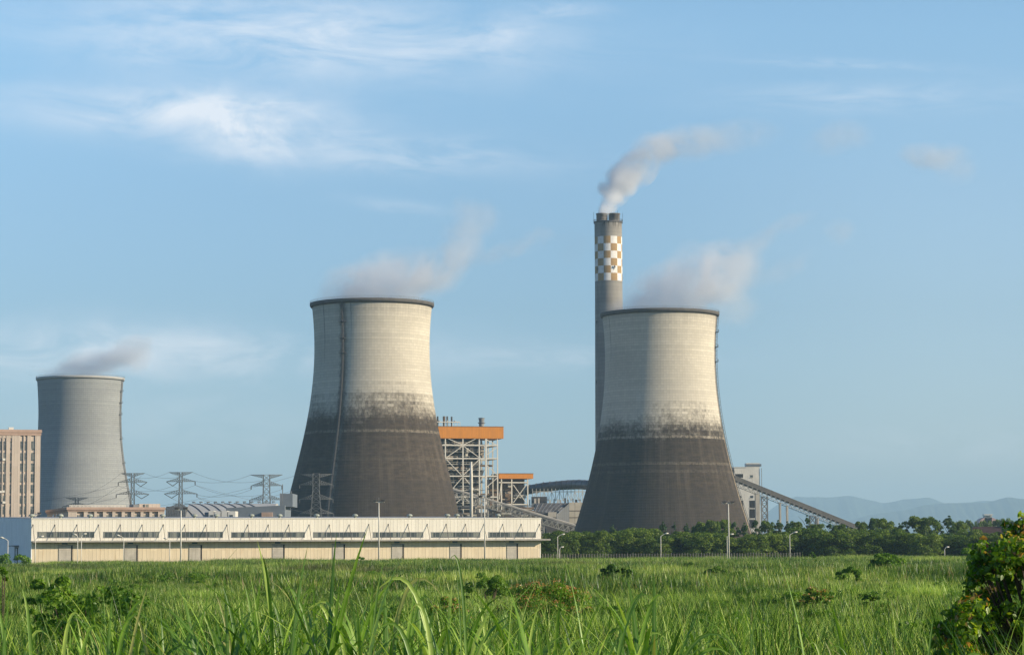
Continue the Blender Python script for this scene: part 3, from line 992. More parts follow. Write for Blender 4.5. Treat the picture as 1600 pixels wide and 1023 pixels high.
# hall with an arched roof, lattice wall and plain blue-grey shed
HY = 1010.0
hb = P(262, 860, HY)
hall = empty('arched_hall', (hb.x, HY, 0), 0, 'long grey hall with a ribbed arched roof behind the warehouse', 'hall')
def H_(px, py, Y=HY): return on_flat(px, py, Y, hb)
m_hall = mat_plain('hall sheeting', (0.42, 0.43, 0.43), 0.6, 0.08, 0.15)
xL, xR = H_(286, 800)[0], H_(425, 800)[0]
zr = H_(330, 785)[1]; ze = 4.0
nn = 12
prof = []
for i in range(nn + 1):
    t = i / nn * math.pi / 2
    prof.append((22 * (1 - math.sin(t)) * -1 + 22, ze + (zr - ze) * math.sin(t)))
# arch section in y,z: from front eave up to the ridge and down the back
sec = [(0 + 22 * (1 - math.cos(i / nn * math.pi / 2)), ze + (zr - ze) * math.sin(i / nn * math.pi / 2)) for i in range(nn + 1)]
sec += [(44 - y_, z_) for y_, z_ in reversed(sec[:-1])]
s = MB()
for x_ in (xL, xR):
    s.v += [(x_, 0, 0)] + [(x_, y_, z_) for y_, z_ in sec] + [(x_, 44, 0)]
n = len(sec) + 2
for i in range(n - 1):
    s.f.append((i, i + 1, n + i + 1, n + i))
s.f.append(tuple(reversed(range(n)))); s.f.append(tuple(range(n, 2 * n)))
s.build('roof', m_hall, hall, False)
for px_ in (293, 311, 327, 343, 358, 374, 390, 405):
    x_ = H_(px_, 800)[0]
    # ribs lean back to the left as the roof twists away
    MB().tube([(x_ + 9 * (1 - (i / nn)) - 9 * (1 - math.cos(i / nn * 1.57)), y_ - .15, z_ + .12) for i, (y_, z_) in enumerate(sec[:nn + 1])], .14, 6).build('rib', STEEL_DARK, hall)
rc = MB()
for i in range(12):
    x_ = xL + (xR - xL) * (i + .3) / 12
    rc.box(x_, x_ + (xR - xL) / 30, 21, 23, zr + .5, zr + .95)
    rc.box(x_ + .2, x_ + .4, 21.8, 22.2, zr - .02, zr + .5)
rc.build('ridge_vents', STEEL_GREY, hall)
lt = MB()
x0, x1 = H_(257, 800)[0], H_(287, 800)[0]
z1 = H_(270, 786)[1]
rg = random.Random(3)
for i in range(13):
    xx_ = x0 + (x1 - x0) * i / 12
    top = z1 - (abs(i - 8) * .25)
    lt.bar((xx_, 3, 0), (xx_ + .2, 3, top), .3)
    if i < 12:
        for k in range(5):
            za = 3 + (top - 3) * k / 5; zb2 = 3 + (top - 3) * (k + 1) / 5
            lt.bar((xx_, 3, za), (xx_ + (x1 - x0) / 12, 3, zb2), .22)
            lt.bar((xx_ + (x1 - x0) / 12, 3.2, za), (xx_, 3.2, zb2), .22)
            lt.bar((xx_, 3.1, zb2), (xx_ + (x1 - x0) / 12, 3.1, zb2), .28)
lt.build('lattice_frame', STEEL_GREY, hall)
MB().box(x0, x1, 5, 30, 0, z1 - 1.2).build('annex_wall', STEEL_DARK, hall)
for px_, py_ in ((384, 774), (397, 779), (309, 793), (408, 778)):
    q = H_(px_, py_)
    MB().bar((q[0], 24, 6), (q[0], 24, q[1]), .16).build('mast', STEEL_GREY, hall)

SY = 960.0
sb = P(353, 860, SY)
shed = empty('grey_shed', (sb.x, SY, 0), 0, 'plain blue-grey shed with a stepped higher end, left of the middle cooling tower', 'building')
def S_(px, py): return on_flat(px, py, SY, sb)
m_blue = mat_plain('blue grey sheeting and wall shade', (0.17, 0.20, 0.235), 0.6, 0.08, 0.2)  # shed sheeting; also the shade colour for sides of the white buildings
xa, xb = S_(353, 800)[0], S_(445, 800)[0]
za, zb2 = S_(353, 793)[1], S_(445, 789)[1]
MB().prism([(xa, 0), (xb, 0), (xb, zb2), (xa, za)], 0, 26).build('wall', m_blue, shed)
xc = S_(436, 800)[0]
MB().box(xc, S_(456, 800)[0], 3, 24, zb2 - .5, S_(440, 770.5)[1]).build('tower_block', m_blue, shed)
MB().bar((S_(452, 770)[0], 8, zb2), (S_(452, 770)[0], 8, S_(452, 766)[1]), .5).build('roof_pipe', STEEL_GREY, shed)
q = MB()
for px_, y0, y1 in ((438, 782, 770), (441, 785, 756)):
    q.bar((S_(px_, y0)[0], 1.5, S_(px_, y0)[1] - 3), (S_(px_, y1)[0], 1.5, S_(px_, y1)[1]), .3)
q.build('mast', STEEL_GREY, shed)
MB().box(S_(409, 800)[0], S_(426, 800)[0], -1.0, -.01, S_(409, 810)[1], S_(409, 800)[1]).build('brick_panel', m_tile2, shed)

KY = 720.0
kb = P(319, 860, KY)
kit = empty('white_rooftop_block', (kb.x, KY, 0), 0, 'small white block of four bays showing over the warehouse roof', 'building')
def K_(px, py): return on_flat(px, py, KY, kb)
zt_ = K_(340, 797.5)[1]
for i, (a, b_) in enumerate(((326, 334), (335, 344.5), (346, 355), (356.2, 367.8))):
    xa, xb = K_(a, 800)[0], K_(b_, 800)[0]
    MB().box(xa, xb, 0, 7, 0, zt_ - .15 * (i % 2)).build('bay', STEEL_WHITE, kit)
MB().box(K_(319, 800)[0], K_(325.8, 800)[0], 1.2, 7, 0, zt_ - .4).build('shade_toned_end', m_blue, kit)  # end of the white block, its shade put into the blue-grey colour
MB().box(K_(319, 800)[0], K_(367.5, 800)[0], .9, 6.8, 0, zt_ - .5).build('core_wall', STEEL_GREY, kit)
for a, b_ in ((328.5, 333), (359, 364)):
    xa, xb = K_(a, 800)[0], K_(b_, 800)[0]
    MB().box(xa, xb, -.1, -.004, K_(330, 809)[1], K_(330, 804)[1]).build('window', GLASS, kit)

# ------------------------------------------------------------------ pylons and wires
m_pyl = mat_plain('weathered lattice steel', (0.15, 0.155, 0.155), 0.7, 0.2, 0.5)


def pylon(px, Y, ytop, arms, bw_top, bw_bot, label, v_side=(), ybase=865, flip=1):
    b0 = P(px, ytop, Y)
    root = empty('transmission_pylon', (b0.x, Y, 0), 0, label, 'pylon', 'lattice pylons')
    zt = b0.z
    sc = Y / F
    wt, wb = bw_top * sc, bw_bot * sc * 1.25
    hw = lambda z: (wb + (wt - wb) * min(1, z / (zt * .8))) / 2
    body = MB()
    nlev = 15
    zs_ = [zt * (1 - (1 - i / nlev) ** 1.0) for i in range(nlev + 1)]
    t = .21
    for sx in (-1, 1):
        for sy in (-1, 1):
            for i in range(nlev):
                a, b2 = hw(zs_[i]), hw(zs_[i + 1])
                body.bar((sx * a, sy * a, zs_[i]), (sx * b2, sy * b2, zs_[i + 1]), t)
    for i in range(nlev):
        a, b2 = hw(zs_[i]), hw(zs_[i + 1])
        for (p, q_) in (((-1, -1), (1, -1)), ((1, -1), (1, 1)), ((1, 1), (-1, 1)), ((-1, 1), (-1, -1))):
            body.bar((p[0] * a, p[1] * a, zs_[i]), (q_[0] * b2, q_[1] * b2, zs_[i + 1]), .11)
            body.bar((q_[0] * a, q_[1] * a, zs_[i]), (p[0] * b2, p[1] * b2, zs_[i + 1]), .11)
            body.bar((p[0] * b2, p[1] * b2, zs_[i + 1]), (q_[0] * b2, q_[1] * b2, zs_[i + 1]), .11)
    body.build('mast', m_pyl, root)
    tips = []
    for k, (ya, half, rise) in enumerate(arms):
        za = P(px, ya, Y).z
        L = half * sc
        rs = rise * sc
        for sx in (-1, 1):
            am = MB()
            w = hw(za)
            tip = (sx * L, 0, za)
            for sy in (-1, 1):
                am.bar((sx * w, sy * w, za), tip, .16)
                am.bar((sx * w, sy * w, za + rs), tip, .16)
                for j in range(1, 6):
                    f0, f1 = (j - 1) / 6, j / 6
                    pa = Vector((sx * w, sy * w, za)).lerp(Vector(tip), f0)
                    pb = Vector((sx * w, sy * w, za + rs)).lerp(Vector(tip), f1)
                    pc = Vector((sx * w, sy * w, za)).lerp(Vector(tip), f1)
                    am.bar(pa, pb, .13)
                    am.bar(pb, pc, .13)
            am.build('cross_arm', m_pyl, root)
            drop = .0 if k == 0 else 8.5 * sc * .8
            if k and sx in v_side:
                ins = MB()
                xm = sx * (L + hw(za)) / 2
                ins.bar(tip, (xm, 0, za - drop), .28)
                ins.bar((sx * (w + .3), 0, za), (xm, 0, za - drop), .28)
                ins.build('insulator', STEEL_DARK, root)
                tips.append((k, sx, Vector((b0.x + xm, Y, za - drop))))
            else:
                if k:
                    ins = MB().tube([tip, (tip[0], 0, za - 1.6)], .22, 6)
                    ins.build('insulator', STEEL_DARK, root)
                tips.append((k, sx, Vector((b0.x + tip[0], Y, za - (1.6 if k else 0)))))
    return root, tips


A3 = lambda y0, y1, y2: [(y0, 18.5, -5), (y1, 22.5, 6), (y2, 25.5, 6)]
py1, t1 = pylon(207.5, 1120, 739, A3(739, 753, 772), 4.6, 9, 'lattice pylon standing before the right side of the grey cooling tower', (1,))
py2, t2 = pylon(282.5, 1080, 737.5, A3(737.5, 752, 771), 4.6, 9, 'lattice pylon against open sky above the arched hall', (-1,))
py3, t3 = pylon(416.5, 1060, 741.5, [(741.5, 25, -5), (758.5, 24, 7), (780.5, 26, 7), (802, 26, 7)], 10, 17, 'wide lattice pylon just left of the middle cooling tower', ())
py4, t4 = pylon(494, 1100, 739.5, [(740.5, 25, -5), (757, 26, 7), (779.5, 26, 7), (802, 27, 7)], 10, 22, 'pale lattice pylon in front of the middle cooling tower', ())
py0, t0 = pylon(120, 1350, 777, [(777, 18, -5), (791, 22, 6)], 4.6, 8, 'far lattice pylon whose top shows over the low tiled building', ())

m_wire = mat_plain('conductor', (0.10, 0.11, 0.12), 0.6, 0.1, 1)
ARMN = ['top', 'upper', 'lower', 'lowest']


def wire(p0, p1, sag, label):
    pts = []
    for i in range(17):
        t = i / 16
        q = p0.lerp(p1, t)
        q.z -= sag * 4 * t * (1 - t)
        pts.append(q - p0)
    o = MB().tube(pts, .045, 4, False).build('power_line', m_wire, None, loc=tuple(p0))
    tag(o, label, 'power line', 'power lines between the pylons')


def string(ta, tb, na, nb, sag):
    for (k, sx, p) in ta:
        for (k2, sx2, p2) in tb:
            if k == k2 and sx == sx2:
                wire(p, p2, sag, f'power line, {na} to {nb}, {ARMN[k]} arm, {"left" if sx < 0 else "right"} tip')


string(t0, t1, 'far pylon', 'grey tower pylon', 3)
string(t2, t3, 'arched hall pylon', 'wide pylon', 4)
string(t1, t2[:4], 'grey tower pylon', 'arched hall pylon', 2.5)
for (k, sx, p), (dx, dy) in zip(t4, [(0, 0)] * 8):
    if sx < 0:
        wire(p, Vector((p.x - 120 + 10 * k, p.y + 160, p.z - 14)), 3, f'power line from the pale pylon back to the left, {ARMN[k]} arm')
for (k, sx, p) in t2:
    if k and sx > 0:
        wire(p, Vector((p.x + 95, p.y + 300, p.z - 16)), 4, f'power line from the pylon above the arched hall to the right, {ARMN[k]} arm')
for (k, sx, p) in t1:
    if k and sx < 0:
        wire(p, Vector((p.x - 140, p.y + 90, p.z - 14)), 3, f'power line passing in front of the grey cooling tower, {ARMN[k]} arm')

# ------------------------------------------------------------------ boiler house with orange roof box
m_orange = mat_panel('orange cladding', (0.62, 0.235, 0.02), 1.1, 'x', 0.12, rough=0.5, grime=0.10, rust=(0.4, 0.2, 0.06))


def frame_building(px0, Y, label, ybox, pxr, cols, hors, diags, depth, pxl, yfoot=None):
    org = P(px0, 860, Y)
    root = empty('boiler_house', (org.x, Y, 0), RZ * .75, label, 'boiler house', 'orange topped boiler houses')
    ca, sa = math.cos(RZ * .75), math.sin(RZ * .75)
    e1 = Vector((ca, sa, 0)); e2 = Vector((-sa, ca, 0))
    def B(px, py):
        d = ray(px, py)
        t = Vector((org.x, org.y, 0)).dot(e2) / d.dot(e2)
        q_ = d * t
        return (q_ - Vector((org.x, org.y, 0))).dot(e1), CAMZ + q_.z
    xl, xr = B(pxl, 700)[0], B(pxr, 700)[0]
    zt, zb2 = B(pxr, ybox[0])[1], B(pxr, ybox[1])[1]
    MB().box(xl, xr, -.8, depth + .8, zb2, zt).build('cladding', m_orange, root)
    MB().box(xl - .1, xr + .1, -.95, depth + .95, zt + .003, zt + .35).build('roof_edge', RUSTY, root)
    cl = [B(c, 760)[0] for c in cols]
    cw = .66
    for i, x_ in enumerate(cl):
        for y_ in (0, depth * .5, depth):
            w_ = cw * (1.5 if cols[i] == 759.5 else 1)
            if y_ and i in (1, 2) and len(cl) > 3 and y_ < depth: continue
            MB().box(x_ - w_ / 2, x_ + w_ / 2, y_ - w_ / 2, y_ + w_ / 2, 0, zb2 - .01).build('column', STEEL_WHITE if y_ == 0 else STEEL, root)
    hz = [B((cols[0] + cols[-1]) / 2, h)[1] for h in hors]
    for z_ in hz:
        MB().box(min(xl, cl[0]), cl[-1] - .5, -.33, .33, z_ - .33, z_ + .33).build('beam', STEEL_WHITE, root)
        MB().box(min(xl, cl[0]), cl[-1] - .5, depth - .33, depth + .33, z_ - .4, z_ + .4).build('beam', STEEL, root)
        MB().box(cl[-1] - .3, cl[-1] + .3, .45, depth - .45, z_ - .4, z_ + .4).build('beam', STEEL, root)
    for (xa, ya, xb_, yb) in diags:
        pa, pb = B(xa, ya), B(xb_, yb)
        MB().bar((pa[0], -.1, pa[1]), (pb[0], -.1, pb[1]), .40).build('brace', STEEL_WHITE, root)
    return root, B, cl, hz, zb2, zt, e1


bh, B, cl, hz, zb2, zt, e1 = frame_building(786.5, 1480, 'taller orange topped boiler house rising behind the middle cooling tower', (667, 685), 786.5,
    [696, 723.5, 749, 759.5, 777.5], [695.5, 716, 743.5, 776],
    [(700, 685, 722, 694), (725, 694, 744, 685), (698, 714, 722, 697), (725, 697, 748, 714), (698, 718, 721, 742), (748, 718, 725, 741),
     (708, 762, 722, 746), (726, 746, 741, 765), (757, 685, 776, 695), (777, 698, 761, 710), (761, 727, 776, 741), (777, 746, 761, 760), (700, 795, 722, 778), (726, 778, 748, 795)], 26, 668)
# boiler, ducts, pipes and grated floors inside the frame
rg = random.Random(11)
mats_in = [RUSTY, STEEL, STEEL_GREY, mat_plain('lagging', (0.36, 0.31, 0.25), 0.8, .2, .3), STEEL_DARK]
x0_, x1_ = B(690, 700)[0], B(757, 700)[0]
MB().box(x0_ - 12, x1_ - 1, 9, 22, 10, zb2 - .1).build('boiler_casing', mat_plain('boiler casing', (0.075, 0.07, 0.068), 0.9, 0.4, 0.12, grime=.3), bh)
zf = 8.0
while zf < zb2 - 2:
    fl = MB().box(x0_ - 6, x1_ + (0.5 if rg.random() > .3 else -4), 1.2, 24, zf, zf + .25)
    for i in range(16):
        xx_ = x0_ - 5 + (x1_ - x0_ + 4) * i / 15
        fl.box(xx_, xx_ + .1, 1.2, 1.3, zf + .25, zf + 1.4)
    fl.box(x0_ - 5, x1_ - 1, 1.18, 1.3, zf + 1.3, zf + 1.42)
    fl.build('floor_deck', STEEL, bh)
    zf += rg.uniform(3.4, 4.6)
for i in range(105):
    xx_ = rg.uniform(x0_ - 3, x1_ + 1); z_ = rg.uniform(6, zb2 - 4); w_ = rg.uniform(.8, 4.2); h_ = rg.uniform(.6, 3.4)
    y_ = rg.uniform(1.5, 8)
    k = rg.random()
    mt = rg.choice(mats_in)
    if k < .3:
        MB().box(xx_, xx_ + w_, y_, y_ + 2, z_, z_ + h_).build('duct', mt, bh)
    elif k < .62:
        MB().tube([(xx_, y_, z_), (xx_ + w_ * 2.2, y_, z_)], rg.uniform(.2, .6), 8).build('pipe', mt, bh)
    elif k < .85:
        MB().tube([(xx_, y_, z_ - h_ * 1.6), (xx_, y_, z_ + h_ * 1.6)], rg.uniform(.18, .5), 8).build('pipe', mt, bh)
    else:
        MB().prism([(xx_, z_), (xx_ + w_, z_), (xx_ + w_ * 1.5, z_ + h_ * 1.8), (xx_ - w_ * .4, z_ + h_ * 1.8)], y_, y_ + 2.5).build('hopper', mt, bh)
pa, pb = B(752, 694), B(758, 716)
MB().prism([(pa[0], pb[1] + 3), (pa[0] + 2, pb[1]), (pb[0], pb[1]), (pb[0], pa[1]), (pa[0] + 1, pa[1])], 3, 8).build('duct', mats_in[3], bh)
for px_, yt in ((684, 647.5), (688, 649), (698, 649), (703, 649), (710, 649.5)):
    x_, z_ = B(px_, yt)
    w_ = .55 if px_ != 698 else .8
    MB().tube([(x_, 8, zt), (x_, 8, zt + 3), (x_, 8, z_)], [w_ * .6, w_, w_], 8).build('vent_pipe', RUSTY if px_ == 698 else STEEL_DARK, bh)
rt_ = MB()
xa, xb_ = B(678, 660)[0], B(722, 660)[0]
rt_.box(xa, xb_, 6, 10, zt + 3.0, zt + 3.5)
for i in range(12):
    xx_ = xa + (xb_ - xa) * i / 11
    rt_.box(xx_ - .12, xx_ + .12, 6, 6.3, zt + .35, zt + 3)
    if i % 3 == 0: rt_.box(xx_, xx_ + .3, 6, 10, zt + 3.5, zt + 4.2)
rt_.build('rooftop_rack', STEEL_WHITE, bh)
x_, z_ = B(758, 656)
MB().lathe([(1.6, zt + .3), (1.6, zt + 2.4), (2.3, zt + 3), (2.3, zt + 3.3), (1.5, zt + 3.4), (1.9, z_ + 1.6), (2.1, z_ + 1.8), (.1, z_ + 2)], 16, (x_, 10)).build('roof_cowl', STEEL_GREY, bh)

bh2, B2, cl2, hz2, zb3, zt3, _ = frame_building(832, 1505, 'smaller orange topped boiler house left of the curved dark duct', (740, 747.5), 832.5,
    [783.5, 799.5, 824.5], [753.5, 787.5], [(802, 757, 822, 785), (823, 756, 802, 785), (783, 755, 780, 780)], 20, 779)
x0_, x1_ = B2(785, 760)[0], B2(820, 760)[0]
MB().box(x0_ - 6, x1_ + 1, 8, 18, 3, zb3 - .1).build('boiler_casing', RUSTY, bh2)
for i in range(26):
    xx_ = rg.uniform(x0_ - 3, x1_ - 1); z_ = rg.uniform(6, zb3 - 2); w_ = rg.uniform(.8, 4.2); h_ = rg.uniform(.6, 3.0); y_ = rg.uniform(2, 7)
    if rg.random() < .45:
        MB().box(xx_, xx_ + w_, y_, y_ + 2, z_, z_ + h_).build('duct', rg.choice(mats_in), bh2)
    else:
        MB().tube([(xx_, y_, z_), (xx_ + w_ * 2, y_, z_ + rg.choice((0, 0, 2)))], rg.uniform(.2, .6), 8).build('pipe', rg.choice(mats_in), bh2)
for z_ in (10, 17, 24, 31):
    MB().box(x0_ - 4, x1_, 1, 18, z_, z_ + .25).build('floor_deck', STEEL, bh2)

# tall white pipe standing in front
pp = P(736.5, 805, 1438)
o = MB().tube([(0, 0, 0), (0, 0, P(736.5, 742, 1438).z), (0, 0, P(736.5, 721, 1438).z)], [1.0, .9, .55], 12).build('vent_stack', STEEL_WHITE, None, True, (pp.x, 1438, 0))
tag(o, 'slim white vent pipe standing before the tall orange topped boiler house', 'pipe')

# low clutter of pipe racks at the boiler house foot
rk = empty('pipe_rack', (P(700, 860, 1458).x, 1458, 0), 0, 'low steel pipe rack at the foot of the boiler houses, over the warehouse roof', 'pipe rack')
def R_(px, py): q = P(px, py, 1458); return q.x - rk.location.x, q.z
for y_ in (802, 790):
    z_ = R_(760, y_)[1]
    MB().box(R_(702, 800)[0], R_(834, 800)[0], 0, .5, z_ - .3, z_ + .3).build('rack_beam', STEEL_GREY, rk)
for px_ in (712, 723, 744, 770, 786, 800, 824):
    x_ = R_(px_, 800)[0]
    MB().box(x_ - .3, x_ + .3, .0, .6, 0, R_(px_, 786)[1]).build('post', STEEL, rk)
for i in range(16):
    x_ = R_(rg.uniform(706, 828), 800)[0]; z_ = R_(0, rg.uniform(795, 812))[1]
    MB().tube([(x_, -2, z_), (x_ + rg.uniform(3, 9), -2, z_)], rg.uniform(.4, 1.1), 8).build('pipe', rg.choice(mats_in), rk)
MB().box(R_(704, 800)[0], R_(842, 800)[0], 6, 8, 0, R_(760, 800)[1]).build('back_wall', mat_plain('dim brown wall', (0.12, 0.10, 0.09), .9, .2, .1), rk)


# ------------------------------------------------------------------ conveyors
def conveyor(label, p0, p1, galh, trdep, w, mat_g, mat_t, supports, nbay, name='conveyor', solid=False):
    d = p1 - p0
    root = empty(name, tuple(p0), 0, label, 'conveyor', 'inclined coal conveyors')
    L = d
    nrm = Vector((0, 0, 1))
    side = Vector((-d.y, d.x, 0)).normalized() * (w / 2)
    up = d.cross(side).normalized()
    if up.z < 0: up = -up
    gal = MB()
    for k, (zo, th) in enumerate(((0, .35), (galh * .38, .25), (galh * .75, .3))):
        for sgn in (-1, 1):
            gal.bar(side * sgn + up * zo, L + side * sgn + up * zo, .35, th)
    gal.bar(up * .05, L + up * .05, w - .5, .2)
    if solid:
        for sgn in (-1, 1):
            gal.bar(side * sgn + up * galh * .42, L + side * sgn + up * galh * .42, galh * .0 + .12, galh * .95)
    cov = MB()
    k = len(cov.v)
    n = 10
    for t in (0, 1):
        for j in range(n + 1):
            a = math.pi * j / n
            cov.v.append(tuple(L * t + side * math.cos(a) * .9 + up * (galh * .35 + math.sin(a) * galh * .65)))
    for j in range(n):
        cov.f.append((k + j, k + j + 1, k + n + 2 + j, k + n + 1 + j))
    gal.build('belt_gallery', mat_g, root)
    cov.build('cover', mat_g, root)
    tr = MB()
    for sgn in (-1, 1):
        tk = .62 if solid else 1.0
        tr.bar(side * sgn - up * trdep, L + side * sgn - up * trdep, .38 * tk)
        for i in range(nbay):
            a, c2 = L * (i / nbay), L * ((i + 1) / nbay)
            mid = (a + c2) / 2
            tr.bar(a + side * sgn, mid + side * sgn - up * trdep, .26 * tk)
            tr.bar(mid + side * sgn - up * trdep, c2 + side * sgn, .26 * tk)
            tr.bar(a + side * sgn, a + side * sgn - up * trdep, .22 * tk)
    tr.build('truss', mat_t, root)
    for (t, wid, kind) in supports:
        q = L * t
        zq = p0.z + q.z - trdep
        s_ = MB()
        z0 = -p0.z
        zt_ = q.z - trdep
        if kind == 'solid':
            s_.box(q.x - wid / 2, q.x + wid / 2, q.y - 2.5, q.y + 2.5, z0, zt_)
        else:
            nl = max(2, int((zt_ - z0) / (wid * 1.1)))
            for sx in (-1, 1):
                for sy in (-1, 1):
                    s_.bar((q.x + sx * wid / 2, q.y + sy * 2, z0), (q.x + sx * wid / 2 * (.7 if kind == 'taper' else 1), q.y + sy * 2, zt_), .5)
            for i in range(nl):
                za, zb_2 = z0 + (zt_ - z0) * i / nl, z0 + (zt_ - z0) * (i + 1) / nl
                for sy in (-1, 1):
                    s_.bar((q.x - wid / 2, q.y + sy * 2, za), (q.x + wid / 2, q.y + sy * 2, zb_2), .3)
                    if kind != 'taper': s_.bar((q.x + wid / 2, q.y + sy * 2, za), (q.x - wid / 2, q.y + sy * 2, zb_2), .3)
                    s_.bar((q.x - wid / 2, q.y + sy * 2, zb_2), (q.x + wid / 2, q.y + sy * 2, zb_2), .3)
        s_.build('trestle', mat_t if kind != 'solid' else CONC, root)
    return root


m_cov = mat_plain('belt cover', (0.42, 0.40, 0.36), 0.6, 0.15, 0.3, grime=.3)
m_cov2 = mat_plain('dark belt cover', (0.06, 0.06, 0.062), 0.6, 0.2, 0.3)
conveyor('pale steel conveyor sloping down from the boiler house behind the warehouse end', P(690, 762, 1450), P(905, 826, 1442), 2.0, 3.4, 4.5, m_cov, STEEL,
         [(.315, 4.2, 'lattice'), (.73, 2.6, 'lattice'), (.665, 1.0, 'lattice')], 26)
conveyor('dark conveyor sloping down to the right from the white transfer tower', P(1144, 749, 1440), P(1345, 830, 1475), 2.7, 2.4, 5, m_cov2, STEEL_GREY,
         [(.19, 2.4, 'solid'), (.245, 3.4, 'lattice'), (.365, .9, 'solid'), (.42, .9, 'solid'), (.62, 3.6, 'lattice'), (.66, .9, 'solid')], 28, solid=True)

# ------------------------------------------------------------------ curved duct and precipitator hall
DY = 1590.0
dk = empty('flue_duct', (P(870, 760, DY).x, DY, 0), 0, 'big dark curved duct on steel trestles left of the right cooling tower', 'duct')
pts = []
for px_, py_, dy in ((815, 768, 12), (829, 764, 8), (850, 760.5, 4), (870, 758.5, 0), (888, 757, -2), (905, 756.5, -6), (922, 757.5, -14), (945, 760, -30)):
    q = P(px_, py_, DY + dy)
    pts.append(q - dk.location)
m_duct = mat_plain('dark duct sheet', (0.16, 0.15, 0.15), 0.35, 0.35, 0.12, spec=0.6, metal=0.6)
MB().tube(pts, [2.9, 2.9, 3.0, 3.0, 3.1, 3.1, 3.1, 3.1], 20).build('duct_shell', m_duct, dk, True)
for i in range(1, len(pts)):
    for t in (0.0, .5):
        q = pts[i - 1].lerp(pts[i], t)
        d = (pts[i] - pts[i - 1]).normalized() * .2
        MB().tube([q - d, q + d], 3.25, 20).build('flange', STEEL_DARK, dk)
trs = MB()
zb_ = P(870, 783, DY).z
for i in range(15):
    px_ = 832 + i * 6
    q = P(px_, 768, DY) - dk.location
    trs.bar((q.x, -4, zb_), (q.x, -4, q.z + 2), .4)
    q2 = P(px_ + 6, 768, DY) - dk.location
    trs.bar((q.x, -4, q.z), (q2.x, -4, q2.z), .45)
    if i % 2 == 0:
        trs.bar((q.x, -4, zb_), (q2.x, -4, q2.z), .28)
    else:
        trs.bar((q.x, -4, q.z), (q2.x, -4, zb_), .28)
trs.build('trestle', STEEL, dk)
EY = 1556.0
ph = empty('precipitator_hall', (P(850, 860, EY).x, EY, 0), 0, 'pale precipitator building with a dark sloping roof below the curved duct', 'building')
def E_(px, py): q = P(px, py, EY); return q.x - ph.location.x, q.z
m_pan = mat_panel('stained cream wall panels', (0.60, 0.55, 0.45), 4.0, 'x', 0.3, grime=0.35, rust=(0.32, 0.22, 0.14))
x0_, x1_ = E_(889.5, 800)[0], E_(925, 800)[0]
zt_ = E_(900, 784.5)[1]
MB().box(x0_, x1_, 0, 22, 0, zt_).build('wall', m_pan, ph)
for y_ in (797.5, 808):
    MB().box(x0_ - .05, x1_, -.18, -.004, E_(900, y_)[1] - .2, E_(900, y_)[1] + .2).build('wall_band', RUSTY, ph)
a, b2, c2, d2 = E_(833, 797), E_(838, 786), E_(889, 785), E_(870, 802)
m_rf = mat_plain('streaky dark roof', (0.105, 0.10, 0.10), .7, .4, .25)
s = MB()
s.v += [(a[0], -8, a[1] - 1), (d2[0], -8, d2[1]), (c2[0] - .1, 8, c2[1]), (b2[0], 8, b2[1]), (a[0], -8, a[1] - 1.5), (d2[0], -8, d2[1] - .5), (c2[0] - .1, 8, c2[1] - .5), (b2[0], 8, b2[1] - .5)]
s.f += [(0, 1, 2, 3), (7, 6, 5, 4), (0, 4, 5, 1), (1, 5, 6, 2), (2, 6, 7, 3), (3, 7, 4, 0)]
s.build('roof', m_rf, ph)
for i in range(7):
    t = (i + .5) / 7
    pa = Vector((a[0], -8, a[1] - 1)).lerp(Vector((d2[0], -8, d2[1])), t); pb = Vector((b2[0], 8, b2[1])).lerp(Vector((c2[0] - .1, 8, c2[1])), t)
    MB().bar(pa + Vector((0, 0, .2)), pb + Vector((0, 0, .2)), .5, .3).build('roof_rib', STEEL_GREY, ph)
m_gw = mat_panel('grey ribbed wall', (0.40, 0.41, 0.41), 1.2, 'x', 0.3, grime=0.2)
MB().prism([(d2[0], 0), (c2[0] - .15, 0), (c2[0] - .15, c2[1] - .6), (d2[0], d2[1] - .6)], -7.6, -7.2).build('gable_wall', m_gw, ph)
MB().box(a[0], d2[0] - .1, -7.6, -7.2, 0, a[1] - 2).build('front_wall', m_rf, ph)
q0, q1 = E_(856, 800), E_(869, 808)
MB().box(q0[0], q1[0], -9.5, -7.7, q1[1], E_(860, 800)[1]).build('porch', CONC, ph)
MB().box(E_(848, 0)[0], E_(898, 0)[0], -12, -10, 0, E_(870, 818)[1]).build('low_wall', mat_plain('dim wall', (0.09, 0.08, 0.075), .9, .2, .1), ph)
for i in range(16):
    px_ = 828 + i * 6 + rg.uniform(-1.5, 1.5)
    q = E_(px_, rg.uniform(777, 780))
    MB().box(q[0], q[0] + rg.uniform(.6, 1.5), 9, 11, zt_ - 2, q[1]).build('roof_unit', CONC if rg.random() > .35 else STEEL_DARK, ph)
MB().box(E_(826, 0)[0], x1_, 8, 20, zt_ - 3, zt_ - .2).build('roof_deck', STEEL_GREY, ph)
MB().box(E_(826, 0)[0], E_(850, 0)[0], 12, 20, zt_ - .19, E_(830, 775)[1]).build('dark_casing', STEEL_DARK, ph)

